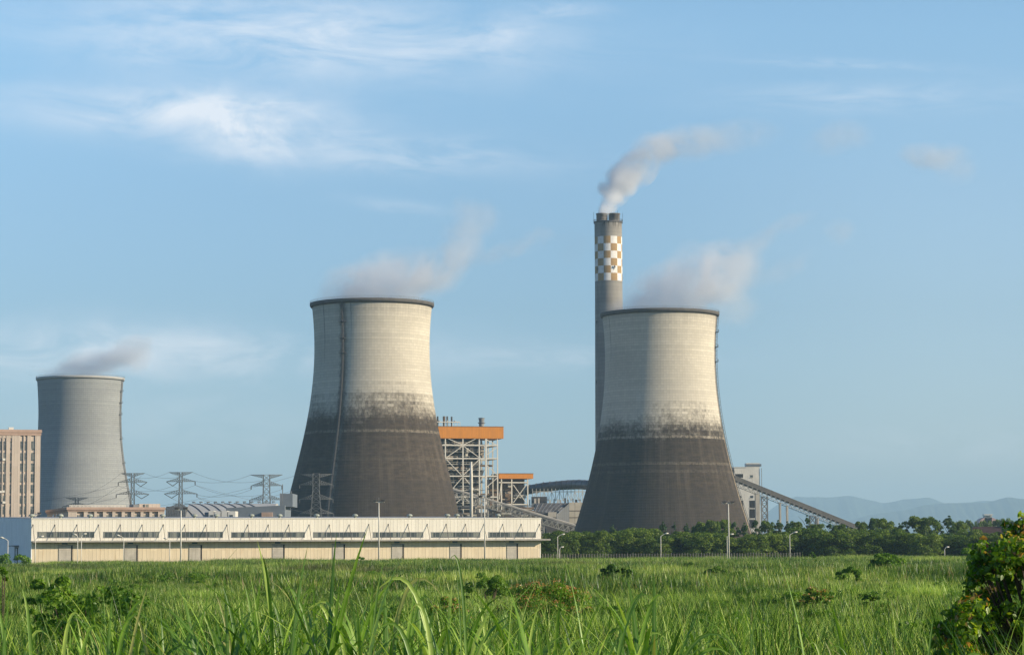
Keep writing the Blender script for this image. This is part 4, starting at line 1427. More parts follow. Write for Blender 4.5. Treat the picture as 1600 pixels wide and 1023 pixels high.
# ------------------------------------------------------------------ transfer tower
TY = 1500.0
tt = empty('transfer_tower', (P(1167, 860, TY).x, TY, 0), 0, 'white concrete transfer tower right of the right cooling tower', 'building')
def T_(px, py): q = P(px, py, TY); return q.x - tt.location.x, q.z
m_tw = mat_plain('whitewashed concrete', (0.72, 0.70, 0.64), .85, .1, .12, grime=.3)
xa, xb_, xm = T_(1148, 800)[0], T_(1188, 800)[0], T_(1167, 800)[0]
z1, z2 = T_(1160, 730)[1], T_(1180, 723)[1]
MB().box(xa, xb_, 0, 16, 0, z1).build('wall', m_tw, tt)
MB().box(xm, xb_, .02, 10, z1 + .003, z2).build('top_block', m_tw, tt)
MB().box(xm + .3, T_(1179, 0)[0], -.12, .015, z1 + .5, z2 - .6).build('shutter', m_blue, tt)
MB().box(xa - .4, xm, -.3, 16.3, z1 + .003, z1 + .35).build('parapet', m_tw, tt)
MB().box(xa - 3, xa - .01, 2, 14, 0, z1 - 1).build('shade_toned_wing', m_blue, tt)  # side away from the sun, shade painted in as blue-grey over whitewash
for (a, b_, y0, y1, m_) in ((1149, 1161, 740, 746, DARK), (1172, 1176.5, 742, 745.5, GLASS), (1172, 1177, 774, 777.5, GLASS),
                            (1171, 1180, 781.5, 793, DARK), (1171, 1180, 795, 809, DARK), (1171, 1180, 811.5, 824, DARK), (1157, 1161.5, 781.5, 793, DARK), (1156, 1158.5, 774, 777, GLASS)):
    p_, q_ = T_(a, y1), T_(b_, y0)
    g = MB().box(p_[0], q_[0], -.06, -.004, p_[1], q_[1]).build('window', m_, tt)
    MB().box(p_[0] - .15, q_[0] + .15, -.25, -.07, p_[1] - .3, p_[1] - .01).build('sill', m_tw, g)
MB().bar((T_(1179, 0)[0], -.3, z1 - 22), (T_(1179, 0)[0], -.3, z1 - .5), .3).build('drainpipe', STEEL_GREY, tt)

# ------------------------------------------------------------------ far buildings on the right
FY = 2300.0
fb = empty('flat_roofed_house', (P(1525, 860, FY).x, FY, 0), 0, 'tiny white flat-roofed building far off before the mountains', 'building')
def F_(px, py): q = P(px, py, FY); return q.x - fb.location.x, q.z
MB().box(F_(1520, 0)[0], F_(1531, 0)[0], 0, 8, 0, F_(1525, 805)[1]).build('wall', CONC, fb)
MB().box(F_(1519, 0)[0], F_(1532.5, 0)[0], -1.5, 9, F_(1525, 804.5)[1], F_(1525, 803)[1]).build('roof', STEEL_WHITE, fb)
MB().box(F_(1522, 0)[0], F_(1529, 0)[0], -.15, -.01, F_(1525, 809)[1], F_(1525, 806.5)[1]).build('window', GLASS, fb)
db = empty('domed_hall', (P(1546, 860, FY).x, FY, 0), 0, 'far pinkish hall with a low rounded roof before the mountains', 'building')
z0 = P(1546, 812, FY).z; zt_ = P(1546, 807.5, FY).z
MB().prism([(9 * math.cos(math.pi * i / 12), z0 - 3 + (zt_ - z0 + 3) * math.sin(math.pi * i / 12)) for i in range(13)][::-1], 0, 20).build('roof', mat_plain('pink sheet', (0.50, 0.33, 0.30), .7, .1, .2), db)
MB().box(-8.8, 8.8, .5, 19, 0, z0 - 3.01).build('wall', CONC, db)
HY2 = 900.0
hs_ = empty('farmhouse', (P(1553, 860, HY2).x, HY2, 0), -0.35, 'farmhouse with a dark red tiled roof among the trees behind the big bush', 'house')
z1, z0 = P(1553, 822, HY2).z, P(1553, 832, HY2).z
m_red = mat_plain('red roof tiles', (0.085, 0.05, 0.042), .8, .25, .8)
MB().box(-7, 4.4, 0, 7, 0, z0 - .3).build('wall', m_tw, hs_)
r = MB()
r.v += [(-8, -1, z0 - .4), (5, -1, z0 - .4), (5, 3.5, z1), (-8, 3.5, z1), (-8, 8, z0 - .4), (5, 8, z0 - .4), (-8, -1, z0 - .7), (5, -1, z0 - .7), (5, 3.5, z1 - .3), (-8, 3.5, z1 - .3), (-8, 8, z0 - .7), (5, 8, z0 - .7)]
r.f += [(0, 1, 2, 3), (3, 2, 5, 4), (6, 9, 8, 7), (9, 10, 11, 8), (0, 6, 7, 1), (4, 5, 11, 10), (1, 7, 8, 2), (2, 8, 11, 5), (0, 3, 9, 6), (3, 4, 10, 9)]
r.build('roof', m_red, hs_)
MB().bar((5.1, -1, z0 - .35), (5.1, 3.5, z1 + .05), .3).bar((5.1, 3.5, z1 + .05), (5.1, 8, z0 - .35), .3).build('bargeboard', STEEL_WHITE, hs_)
MB().box(3.2, 4.2, 2.6, 3.6, z1 - .5, z1 + 1.0).build('chimney', STEEL_GREY, hs_)

# ------------------------------------------------------------------ lamps and masts
def street_lamp(px, ytop, Y, side, reach, label, two=False):
    b0 = P(px, ytop, Y)
    root = empty('street_lamp', (b0.x, Y, 0), 0, label, 'street lamp', 'street lamps on pale poles')
    z = b0.z
    MB().tube([(0, 0, 0), (0, 0, z * .5), (0, 0, z)], [.10, .085, .07], 10).build('pole', STEEL_WHITE, root, True)
    for sd in ((-1, 1) if two else (side,)):
        MB().tube([(0, 0, z - .05), (sd * reach * .5, 0, z + .28), (sd * reach, 0, z + .55)], .07, 8).build('arm', STEEL_WHITE, root)
        MB().tube([(sd * (reach - .1), 0, z + .5), (sd * (reach + .35), 0, z + .62), (sd * (reach + .9), 0, z + .70)], [.08, .2, .1], 8).build('lamp_head', STEEL_WHITE, root, True)
    return root


street_lamp(12.5, 844, 520, -1, .95, 'street lamp before the grey end wall at the far left, head to the left')
street_lamp(55.5, 842, 560, 1, 1.0, 'street lamp at the left corner of the warehouse front')
street_lamp(121.5, 839, 560, -1, .25, 'left pole of the close pair of lamps beside the first warehouse door')
street_lamp(127.3, 838, 566, 1, .3, 'right pole of the close pair of lamps beside the first warehouse door')
street_lamp(193.5, 840, 570, -1, 1.0, 'street lamp at the second warehouse door from the left, head to the left')
street_lamp(265.3, 845, 580, -1, .6, 'short lamp pole between the second and third warehouse doors')
street_lamp(871.3, 838, 640, 1, 1.0, 'street lamp just right of the warehouse, before the trees')
street_lamp(1032.5, 837, 600, 1, 1.0, 'street lamp before the trees below the middle of the right cooling tower')
street_lamp(1136, 838, 620, 1, .8, 'street lamp standing right beside the tall floodlight mast by the trees')
street_lamp(1234, 835, 600, 1, 1.0, 'street lamp before the trees below the dark conveyor')
street_lamp(874.5, 858, 640, 1, .2, 'short white post beside the street lamp near the warehouse')
street_lamp(1476, 858, 640, 1, .3, 'short white post before the trees at the right')


def flood_mast(px, ytop, yb, Y, label):
    b0 = P(px, ytop, Y)
    root = empty('floodlight_mast', (b0.x, Y, 0), 0, label, 'floodlight mast', 'tall floodlight masts')
    z = b0.z
    zb_ = P(px, yb, Y).z
    MB().tube([(0, 0, 0), (0, 0, z * .6), (0, 0, zb_)], [.19, .15, .11], 12).build('pole', STEEL_WHITE, root, True)
    MB().tube([(0, 0, zb_ - .1), (0, 0, z)], .06, 6).build('lightning_rod', STEEL_GREY, root)
    MB().bar((-1.4, 0, zb_), (1.4, 0, zb_), .14).build('crossbar', STEEL_WHITE, root)
    for x_ in (-1.25, -.75, .75, 1.25):
        q = MB().prism([(x_ - .24, zb_ + .1), (x_ + .24, zb_ + .1), (x_ + .3, zb_ + .55), (x_ - .3, zb_ + .55)], -.3, .1)
        q.bar((x_, -.1, zb_), (x_, -.1, zb_ + .12), .1)
        q.build('floodlight', STEEL_DARK, root)
    return root


flood_mast(283, 790, 796, 570, 'floodlight mast before the warehouse and the pylon above the arched hall')
flood_mast(592, 777, 784, 590, 'floodlight mast before the middle of the warehouse, in front of the middle cooling tower')
flood_mast(757, 770, 777, 600, 'floodlight mast before the right part of the warehouse and the pale conveyor')
flood_mast(1138, 781, 786, 610, 'floodlight mast before the right edge of the right cooling tower')
flood_mast(56, 800, 803, 700, 'mast with floodlights before the right edge of the office block')

# ------------------------------------------------------------------ fence right of the warehouse
FEY = 652.0
f0 = P(848, 866, FEY)
fe = empty('fence', (f0.x, FEY, 0), 0, 'thin concrete post fence along the foot of the trees, right of the warehouse', 'fence')
npst = 95
span = P(1250, 866, FEY).x - f0.x
m_post = mat_plain('fence post concrete', (0.30, 0.27, 0.23), .9, .2, .8)
for i in range(npst):
    x_ = span * i / (npst - 1)
    MB().box(x_ - .07, x_ + .07, -.07, .07, 0, 2.5 + .25 * rg.random()).build('post', m_post, fe)
wr = MB()
for z_ in (.7, 1.3, 1.9, 2.35):
    wr.bar((0, -.1, z_), (span, -.1, z_), .03)
wr.build('wire', STEEL_GREY, fe)

# ------------------------------------------------------------------ foliage
def leaf_cloud(rg, n, lumps, size, flat=0.6, shape='quad', droop=0.0):
    """leaves on the skins of many overlapping lumps: lumps = array (cx,cy,cz,r)"""
    lumps = np.asarray(lumps)
    w = lumps[:, 3] ** 2
    idx = rg.choice(len(lumps), n, p=w / w.sum())
    d = rg.normal(size=(n, 3)); d /= np.linalg.norm(d, axis=1)[:, None]
    d[:, 2] = np.where(d[:, 2] < -0.3, -d[:, 2], d[:, 2])
    rr = lumps[idx, 3] * (0.72 + 0.34 * rg.random(n))
    c = lumps[idx, :3] + d * rr[:, None] * np.array([1, 1, .85])
    nrm = d + rg.normal(size=(n, 3)) * flat
    nrm /= np.linalg.norm(nrm, axis=1)[:, None]
    t = np.cross(nrm, rg.normal(size=(n, 3)))
    t /= np.linalg.norm(t, axis=1)[:, None]
    if droop:
        t = t + np.array([0, 0, -droop]); t /= np.linalg.norm(t, axis=1)[:, None]
        nrm = np.cross(t, np.cross(nrm, t)); nrm /= np.linalg.norm(nrm, axis=1)[:, None]
    b = np.cross(nrm, t)
    s = size * (0.6 + 0.8 * rg.random(n))[:, None]
    if shape == 'quad':
        V = np.stack([c - t * s * .5, c + b * s * .3 + nrm * s * .05, c + t * s * .55, c - b * s * .3 + nrm * s * .05], 1).reshape(-1, 3)
        Q = np.arange(n * 4).reshape(n, 4)
        return V, Q
    # pointed oval leaf of six corners, folded a little along its midrib
    V = np.stack([c - t * s * .5, c - t * s * .18 + b * s * .3 + nrm * s * .06, c + t * s * .2 + b * s * .26 + nrm * s * .05, c + t * s * .55,
                  c + t * s * .2 - b * s * .26 + nrm * s * .05, c - t * s * .18 - b * s * .3 + nrm * s * .06], 1).reshape(-1, 3)
    b0 = np.arange(n)[:, None] * 6
    Q = np.concatenate([b0 + np.array([[0, 1, 2, 3]]), b0 + np.array([[0, 3, 4, 5]])])
    return V, Q


def trunk_mb(rg, h, r, top, nb=6, spread=.35):
    q = MB()
    pts = [(0, 0, 0)]
    x_ = y_ = 0
    for i in range(1, 6):
        x_ += rg.normal() * .03 * h; y_ += rg.normal() * .03 * h
        pts.append((x_, y_, h * i / 5))
    q.tube(pts, [r * (1 - .16 * i) for i in range(6)], 7)
    for i in range(nb):
        t = rg.uniform(.3, .95)
        k = int(t * 5); p = Vector(pts[k])
        a = rg.uniform(0, 6.28)
        e = p + Vector((math.cos(a) * top * spread, math.sin(a) * top * spread, top * rg.uniform(.15, .4)))
        q.tube([p, p.lerp(e, .5) + Vector((0, 0, .05 * top)), e], [r * .45, r * .3, r * .12], 5)
    return q


m_leafA = mat_leaf('broadleaf foliage', ((0.040, 0.085, 0.016), (0.115, 0.185, 0.028), (0.27, 0.34, 0.06)), .38, pos_scale=.35, gloss=.015)
m_leafB = mat_leaf('blue green needle foliage', ((0.028, 0.068, 0.028), (0.066, 0.130, 0.045), (0.14, 0.21, 0.07)), .35, pos_scale=.35, gloss=.015)
m_bark = mat_plain('bark', (0.09, 0.07, 0.05), .95, .3, 2.0)


def tree_meshes(kind, seed):
    rg = np.random.default_rng(seed)
    L = []
    if kind == 'round':
        H = 10.0
        for k in range(70):
            a = rg.uniform(0, 6.28); rr = rg.uniform(0, 1) ** .5 * 4.0
            z = rg.uniform(.5, H - 1.3)
            lim = 4.3 * math.sqrt(max(0.05, 1 - ((z - 4.2) / 6.0) ** 2))
            rr = min(rr, lim)
            L.append((rr * math.cos(a), rr * math.sin(a), z, rg.uniform(.9, 1.8)))
        n, size = 12000, .40
        th = 5.5
    elif kind == 'tall':
        H = 12.0
        for k in range(44):
            z = rg.uniform(1.2, H - .8)
            lim = 2.6 * (1 - (z / H) ** 2.2) + .35
            a = rg.uniform(0, 6.28); rr = rg.uniform(.2, 1) * lim
            L.append((rr * math.cos(a), rr * math.sin(a), z, rg.uniform(.35, .95)))
        L.append((0, 0, H - .3, .35))
        n, size = 8000, .38
        th = 10.5
    else:   # spreading, with separate boughs and sky between
        H = 11.5
        for k in range(46):
            a = rg.uniform(0, 6.28); z = rg.uniform(2.0, H - 1)
            rr = rg.uniform(.3, 1) * (3.9 if z < 9 else 2.2)
            L.append((rr * math.cos(a), rr * math.sin(a), z, rg.uniform(.8, 1.5)))
        n, size = 11000, .40
        th = 9.0
    V, Q = leaf_cloud(rg, n, L, size)
    crown = np_mesh('crown', V, Q, m_leafB if kind == 'tall' else m_leafA)
    tb = trunk_mb(rg, th, .2, H * .8)
    me = bpy.data.meshes.new('trunk'); me.from_pydata(tb.v, [], tb.f); me.materials.append(m_bark)
    return crown, me, H


TM = {k: [tree_meshes(k, 100 * j + 7 + s_) for s_ in range(n_)] for j, (k, n_) in enumerate((('round', 5), ('tall', 4), ('open', 4)))}
ORD = ['first', 'second', 'third', 'fourth', 'fifth', 'sixth', 'seventh', 'eighth', 'ninth', 'tenth', 'eleventh', 'twelfth', 'thirteenth', 'fourteenth', 'fifteenth',
       'sixteenth', 'seventeenth', 'eighteenth', 'nineteenth', 'twentieth', 'twenty-first', 'twenty-second', 'twenty-third', 'twenty-fourth', 'twenty-fifth',
       'twenty-sixth', 'twenty-seventh', 'twenty-eighth', 'twenty-ninth', 'thirtieth', 'thirty-first', 'thirty-second', 'thirty-third', 'thirty-fourth', 'thirty-fifth',
       'thirty-sixth', 'thirty-seventh', 'thirty-eighth', 'thirty-ninth', 'fortieth', 'forty-first', 'forty-second', 'forty-third', 'forty-fourth', 'forty-fifth']
KN = {'round': 'round_tree', 'tall': 'pointed_tree', 'open': 'spreading_tree'}
KD = {'round': 'rounded dark green tree', 'tall': 'slim pointed bluish tree', 'open': 'loose spreading green tree'}


def tree(px, ytop, Y, kind, wpx, label, group):
    crown, trunk, H = TM[kind][rg.randrange(len(TM[kind]))]
    b0 = P(px, ytop, Y)
    sc = b0.z / H
    base_w = {'round': 8.8, 'tall': 5.2, 'open': 8.0}[kind]
    sx = (wpx * Y / F) / base_w
    o = empty(KN[kind], (b0.x, Y, 0), rg.uniform(0, 6.28), label, 'tree', group)
    o.scale = (sx, sx, sc)
    link(bpy.data.objects.new('crown', crown), o)
    link(bpy.data.objects.new('trunk', trunk), o)


front = [(852, 836, 24), (868, 829, 34), (890, 829, 34), (912, 828, 36), (930, 827, 34), (950, 832, 32), (985, 826, 46), (1008, 825, 44), (1030, 836, 36), (1052, 832, 40),
         (1078, 829, 44), (1103, 830, 44), (1128, 836, 40), (1150, 838, 36), (1168, 834, 40), (1192, 832, 42), (1214, 830, 42), (1238, 829, 44), (1262, 825, 44), (1288, 829, 42),
         (1312, 831, 42), (1336, 830, 42), (1358, 828, 44), (1380, 826, 44), (1404, 829, 40), (1424, 836, 36), (1444, 833, 36), (1466, 836, 36), (1488, 833, 40), (1512, 835, 40), (1536, 836, 40), (1562, 834, 44), (1590, 834, 44), (1618, 834, 44)]
for i, (px_, yt, w_) in enumerate(front):
    tree(px_ + rg.uniform(-2, 2), yt + rg.uniform(-1.5, 1.5), 690 + rg.uniform(-14, 14), 'round', w_ * 1.5,
         f'rounded dark green tree, {ORD[i]} from the warehouse in the front row of the belt', 'rounded trees of the belt')
back = [(862, 834, 'open', 30), (900, 830, 'open', 30), (958, 819, 'tall', 16), (972, 826, 'round', 30), (1036, 814, 'tall', 16), (1054, 815, 'tall', 13), (1073, 817, 'tall', 15), (1084, 821, 'tall', 16),
        (1098, 814, 'open', 26), (1112, 810, 'open', 30), (1130, 811, 'open', 28), (1148, 815, 'tall', 20), (1163, 816, 'tall', 18), (1180, 812, 'tall', 20), (1200, 812, 'open', 26), (1216, 812, 'tall', 20),
        (1230, 814, 'tall', 18), (1243, 812, 'open', 26), (1261, 804, 'tall', 18), (1276, 818, 'open', 30), (1297, 814, 'tall', 18), (1312, 817, 'open', 30), (1330, 822, 'round', 36),
        (1345, 814, 'open', 26), (1362, 809, 'tall', 22), (1372, 809, 'open', 34), (1388, 813, 'open', 30), (1405, 817, 'tall', 18), (1422, 814, 'tall', 20), (1436, 805, 'open', 38), (1450, 806, 'open', 34), (1468, 813, 'tall', 18), (1483, 805, 'tall', 26),
        (1496, 813, 'open', 26), (1516, 826, 'round', 36), (1545, 830, 'round', 34), (1575, 822, 'open', 34), (1605, 820, 'open', 34)]
cnt = {'round': 0, 'tall': 0, 'open': 0}
for i, (px_, yt, kd, w_) in enumerate(back):
    tree(px_, yt, 790 + rg.uniform(-18, 18), kd, w_ * 1.15, f'{KD[kd]}, {ORD[cnt[kd]]} of its kind from the warehouse in the rear row', 'rear trees of the belt')
    cnt[kd] += 1
far = [(1502, 812, 20), (1514, 811, 18), (1541, 812, 18), (1556, 811, 20), (1568, 809, 22), (1580, 811, 20), (1594, 811, 20), (1608, 810, 20), (1528, 813, 16)]
for i, (px_, yt, w_) in enumerate(far):
    tree(px_, yt, 1250 + rg.uniform(-30, 30), 'open' if i % 2 else 'round', w_, f'distant hazy tree, {ORD[i]} of those behind the red roofed farmhouse', 'distant trees behind the farmhouse')


# ---- shrubs and weeds in the field
def shrub(px, ytop, Y, wpx, hpx, mat, nlump, nleaf, size, label, cat='shrub', name='shrub', seed=1, stems=True, shape='leaf', flat=.6, tipmat=None, group=None):
    rr = np.random.default_rng(seed)
    size, nleaf = size * .62, int(nleaf * 2.2)
    c = P(px, ytop, Y)
    g0 = float(gz(c.x, Y))
    wd, ht = wpx * Y / F / 2, hpx * Y / F
    ztop = c.z
    L = []
    for k in range(nlump):
        a = rr.uniform(0, 6.28); q = rr.uniform(0, 1) ** .5
        x_, y_ = q * wd * math.cos(a), q * wd * .8 * math.sin(a)
        zm = ztop - g0 - (q ** 2.8) * ht * rr.uniform(.3, .9)
        z_ = rr.uniform(max(.1, zm - ht * .4), max(.12, zm))
        L.append((x_, y_, z_, wd * rr.uniform(.12, .28)))
    root = empty(name, (c.x, Y, g0), 0, label, cat, group)
    V, Q = leaf_cloud(rr, nleaf, L, size, flat, shape)
    link(bpy.data.objects.new('foliage', np_mesh('foliage', V, Q, mat)), root)
    if stems:
        q = MB()
        for (x_, y_, z_, r_) in L[::2]:
            q.tube([(x_ * .15, y_ * .15, -.1), (x_ * .6, y_ * .6, z_ * .55), (x_, y_, z_)], [wd * .02 + .012, wd * .012 + .008, .006], 5)
        q.build('stems', m_bark, root)
    if tipmat is not None:
        top = [l for l in L if l[2] > (ztop - g0) - ht * .75]
        V, Q = leaf_cloud(rr, nleaf // 7, [(a, b, z + r * .35, r) for a, b, z, r in (top or L)], size * .8, flat, shape)
        link(bpy.data.objects.new('young_leaves', np_mesh('young_leaves', V, Q, tipmat)), root)
    return root


m_bush = mat_leaf('big bush leaves', ((0.055, 0.130, 0.012), (0.17, 0.30, 0.020), (0.50, 0.58, 0.04)), .55, pos_scale=1.4, gloss=.03)
m_tip = mat_leaf('young red and yellow leaves', ((0.34, 0.12, 0.03), (0.42, 0.30, 0.03), (0.46, 0.48, 0.05)), .45, pos_scale=2.5)
m_brt = mat_leaf('bright shrub leaves', ((0.06, 0.14, 0.015), (0.13, 0.26, 0.025), (0.26, 0.40, 0.04)), .4, pos_scale=.5, gloss=.02)
m_drk = mat_leaf('dark weed leaves', ((0.045, 0.11, 0.014), (0.10, 0.21, 0.024), (0.23, 0.36, 0.04)), .4, pos_scale=.6, gloss=.02)
m_org = mat_leaf('orange leaves', ((0.34, 0.20, 0.04), (0.50, 0.22, 0.07), (0.58, 0.32, 0.11)), .4, pos_scale=1.5)

# the big bush at the right: many boughs, built at 24 m
BY = 24.0
rr = np.random.default_rng(5)
bc = P(1600, 900, BY)
bgz = float(gz(bc.x, BY))
L = []
outline = [(1462, 1010), (1448, 985), (1475, 965), (1500, 925), (1492, 960), (1604, 822), (1592, 828), (1600, 838), (1580, 836), (1572, 846), (1560, 862), (1545, 868), (1528, 872), (1512, 874), (1508, 898), (1528, 925), (1540, 950), (1530, 940), (1515, 935),
           (1500, 945), (1480, 952), (1466, 952), (1458, 975), (1490, 985), (1475, 1000), (1500, 1010)]
for (px_, py_) in outline:
    for k in range(4):
        q = P(px_ + rr.uniform(4, 26), py_ + rr.uniform(6, 30), BY + rr.uniform(-.5, .5))
        L.append((q.x - bc.x, q.y - BY, q.z - bgz, rr.uniform(.05, .11)))
for k in range(270):
    px_ = rr.uniform(1495, 1790); py_ = rr.uniform(835, 1150)
    lim = np.interp(px_, [1500, 1520, 1560, 1600, 1700, 1790], [980, 955, 885, 850, 812, 850])
    if py_ < lim: py_ = lim + rr.uniform(0, 60)
    q = P(px_, py_, BY + rr.uniform(-.9, .9))
    L.append((q.x - bc.x, q.y - BY, max(.15, q.z - bgz), rr.uniform(.07, .19)))
bush = empty('bush', (bc.x, BY, bgz), 0, 'big leafy bush with reddish yellow tips at the right edge', 'bush')
for k in range(26):      # long young shoots break the outline
    px_ = rr.uniform(1500, 1780)
    py_ = np.interp(px_, [1500, 1520, 1560, 1600, 1700, 1790], [945, 890, 862, 828, 800, 830])
    a_ = rr.uniform(-.5, .5)
    for m_ in range(5):
        q = P(px_ + a_ * m_ * 9, py_ + 14 - m_ * 9, BY + rr.uniform(-.5, .5))
        L.append((q.x - bc.x, q.y - BY, q.z - bgz, .05))
V, Q = leaf_cloud(rr, 30000, L, .058, 1.0, 'leaf')
link(bpy.data.objects.new('foliage', np_mesh('foliage', V, Q, m_bush)), bush)
tips = [l for l in L if rr.random() < .6]
V, Q = leaf_cloud(rr, 2400, [(a, b - .04, z + r * .5, r * .8) for a, b, z, r in tips], .05, .9, 'leaf')
link(bpy.data.objects.new('young_leaves', np_mesh('young_leaves', V, Q, m_tip)), bush)
q = MB()
for l in L[::3]:
    q.tube([(.4 + .2 * l[0], .1 * l[1], -.1), (l[0] * .6 + .15, l[1] * .5, l[2] * .55), (l[0], l[1], l[2])], [.03, .018, .005], 5)
q.build('branches', m_bark, bush)

shrub(1385, 866, 250, 64, 46, m_brt, 46, 6200, .26, 'bright green rounded shrub alone in the field, right of centre', seed=3)
shrub(1326, 888, 190, 44, 24, m_brt, 18, 2600, .22, 'low bright shrub left of the large rounded shrub in the field', seed=4)
shrub(964, 885, 190, 58, 30, m_drk, 24, 3200, .25, 'low dark shrub in the grass below the right cooling tower', seed=5)
shrub(1078, 879, 300, 26, 16, m_drk, 12, 1400, .3, 'small dark weed clump below the right cooling tower', 'weed', 'weed_clump', seed=6)
shrub(1120, 886, 250, 46, 18, m_drk, 16, 1500, .22, 'sprawling dark weed below the tall floodlight mast', 'weed', 'weed_clump', seed=7)
shrub(1365, 920, 105, 44, 44, m_drk, 16, 1500, .12, 'dark broad-leaved weed below the rounded shrub, left of the big bush', 'weed', 'weed_clump', seed=8)
shrub(1275, 922, 100, 60, 30, m_drk, 18, 1400, .12, 'brownish leafy weed in the right of the field', 'weed', 'weed_clump', seed=9, tipmat=m_org)
shrub(765, 897, 128, 90, 44, m_drk, 26, 3000, .13, 'wide dark leafy weed patch right of the tallest arching blade', 'weed', 'weed_clump', seed=10)
shrub(850, 922, 74, 160, 74, m_brt, 40, 5200, .10, 'leafy weed topped with orange leaves in front of the field centre', 'weed', 'weed_clump', seed=11, tipmat=m_org)
shrub(900, 950, 66, 60, 40, m_brt, 12, 1100, .09, 'small leafy weed right of the orange topped one', 'weed', 'weed_clump', seed=21, tipmat=m_org)
shrub(80, 905, 58, 90, 60, m_brt, 16, 1100, .13, 'bright broad-leaved weed at the far left of the field', 'weed', 'weed_clump', seed=12)
shrub(140, 925, 36, 190, 110, m_drk, 34, 1900, .10, 'tangled broad-leaved weeds behind the left reeds', 'weed', 'weed_clump', seed=13)
shrub(5, 884, 34, 26, 50, m_brt, 6, 150, .12, 'weed with yellowing leaves cut by the left edge', 'weed', 'weed_clump', seed=14)
shrub(1535, 855, 340, 60, 30, m_brt, 20, 2200, .3, 'pale green shrub behind the big bush', seed=15)
shrub(700, 935, 60, 70, 50, m_brt, 16, 1300, .08, 'yellow tipped weed among the central reeds', 'weed', 'weed_clump', seed=16, tipmat=m_org)
shrub(1270, 860, 420, 16, 22, m_brt, 6, 500, .4, 'single pale weed standing up at the far edge of the field', 'weed', 'weed_clump', seed=17)
shrub(560, 868, 520, 30, 16, m_brt, 10, 900, .4, 'weed clump against the warehouse wall below its middle', 'weed', 'weed_clump', seed=18)
shrub(20, 868, 470, 60, 16, m_brt, 14, 1200, .4, 'weeds against the grey end wall of the warehouse', 'weed', 'weed_clump', seed=19)

# ---- blades
def blades(rg, n, spread, h, w, segs, lean=(.2, .9), bend=1.0, hvar=.35, rib=False, base_z=0.0):
    """n arching grass blades rooted in a disc"""
    a0 = rg.uniform(0, 6.283, n); r0 = spread * np.sqrt(rg.random(n))
    bx, by = r0 * np.cos(a0), r0 * np.sin(a0)
    az = rg.uniform(0, 6.283, n)
    L = h * (1 - hvar + 2 * hvar * rg.random(n))
    le = rg.uniform(lean[0], lean[1], n) * .35          # start angle off vertical
    cu = rg.uniform(.25, 1.5, n) * bend                  # total bend
    ww = w * (.6 + .8 * rg.random(n))
    tw = rg.uniform(-.6, .6, n)
    k = 3 if rib else 2
    pts = np.zeros((n, segs + 1, 3)); wid = np.zeros((n, segs + 1))
    p = np.stack([bx, by, np.full(n, base_z)], 1)
    for i in range(segs + 1):
        t = i / segs
        pts[:, i] = p
        wid[:, i] = ww * (1 - t ** 2.2) * (.55 + .45 * min(1, t * 4))
        ang = le + cu * (t ** 1.7)
        st = (L / segs)[:, None]
        p = p + st * np.stack([np.sin(ang) * np.cos(az), np.sin(ang) * np.sin(az), np.cos(ang)], 1)
    V = np.zeros((n, segs + 1, k, 3)); UV = np.zeros((n, segs + 1, k, 2))
    for i in range(segs + 1):
        t = i / segs
        sa = az + math.pi / 2 + tw * t
        side = np.stack([np.cos(sa), np.sin(sa), np.zeros(n)], 1)
        V[:, i, 0] = pts[:, i] - side * (wid[:, i] / 2)[:, None]
        V[:, i, k - 1] = pts[:, i] + side * (wid[:, i] / 2)[:, None]
        if k == 3:
            V[:, i, 1] = pts[:, i] - np.stack([np.cos(az), np.sin(az), np.full(n, .3)], 1) * (wid[:, i] * .18)[:, None]
        for j in range(k):
            UV[:, i, j, 0] = j / (k - 1); UV[:, i, j, 1] = t
    V = V.reshape(-1, 3); UV = UV.reshape(-1, 2)
    per = (segs + 1) * k
    Q = []
    for i in range(segs):
        for j in range(k - 1):
            a = i * k + j
            Q.append((a, a + 1, a + k + 1, a + k))
    Q = (np.arange(n)[:, None, None] * per + np.array(Q)[None]).reshape(-1, 4)
    return V, Q, UV


m_grass = mat_leaf('field grass', ((0.028, 0.085, 0.006), (0.155, 0.305, 0.030), (0.56, 0.69, 0.18), (0.42, 0.34, 0.15, .05)), .42, patch=.5, pos_scale=.10, gloss=.03, isl=1.0)
m_grassF = mat_leaf('far grass', ((0.038, 0.100, 0.008), (0.165, 0.280, 0.034), (0.48, 0.56, 0.15), (0.40, 0.29, 0.18, .08)), .35, patch=.5, pos_scale=.03, gloss=.03, isl=.9)
m_reed = mat_leaf('reed leaves', ((0.085, 0.200, 0.018), (0.200, 0.370, 0.036), (0.46, 0.60, 0.12), (0.36, 0.36, 0.12, .035)), .38, uv_rib=True, pos_scale=.8, gloss=.04, isl=.9)


def src_collection(name, makers):
    c = bpy.data.collections.new(name)
    for i, mk in enumerate(makers):
        me = mk(i)
        o = bpy.data.objects.new(f'{name}_tuft', me)
        c.objects.link(o)
    return c


def mk_near(i):
    r = np.random.default_rng(300 + i)
    V, Q, UV = blades(r, 50, .26, .62, .014, 4, lean=(.1, 1.6), bend=.8 if i % 3 else 1.4)
    return np_mesh('tuft', V, Q, m_grass)


def mk_mid(i):
    r = np.random.default_rng(400 + i)
    V, Q, UV = blades(r, 70, .55, .68, .024, 3, lean=(.1, 1.6), bend=.9)
    return np_mesh('tuft', V, Q, m_grass)


def mk_far(i):
    r = np.random.default_rng(500 + i)
    V, Q, UV = blades(r, 170, 1.5, .85, .055, 2, lean=(.1, 1.4), bend=.8)
    return np_mesh('tuft', V, Q, m_grassF)


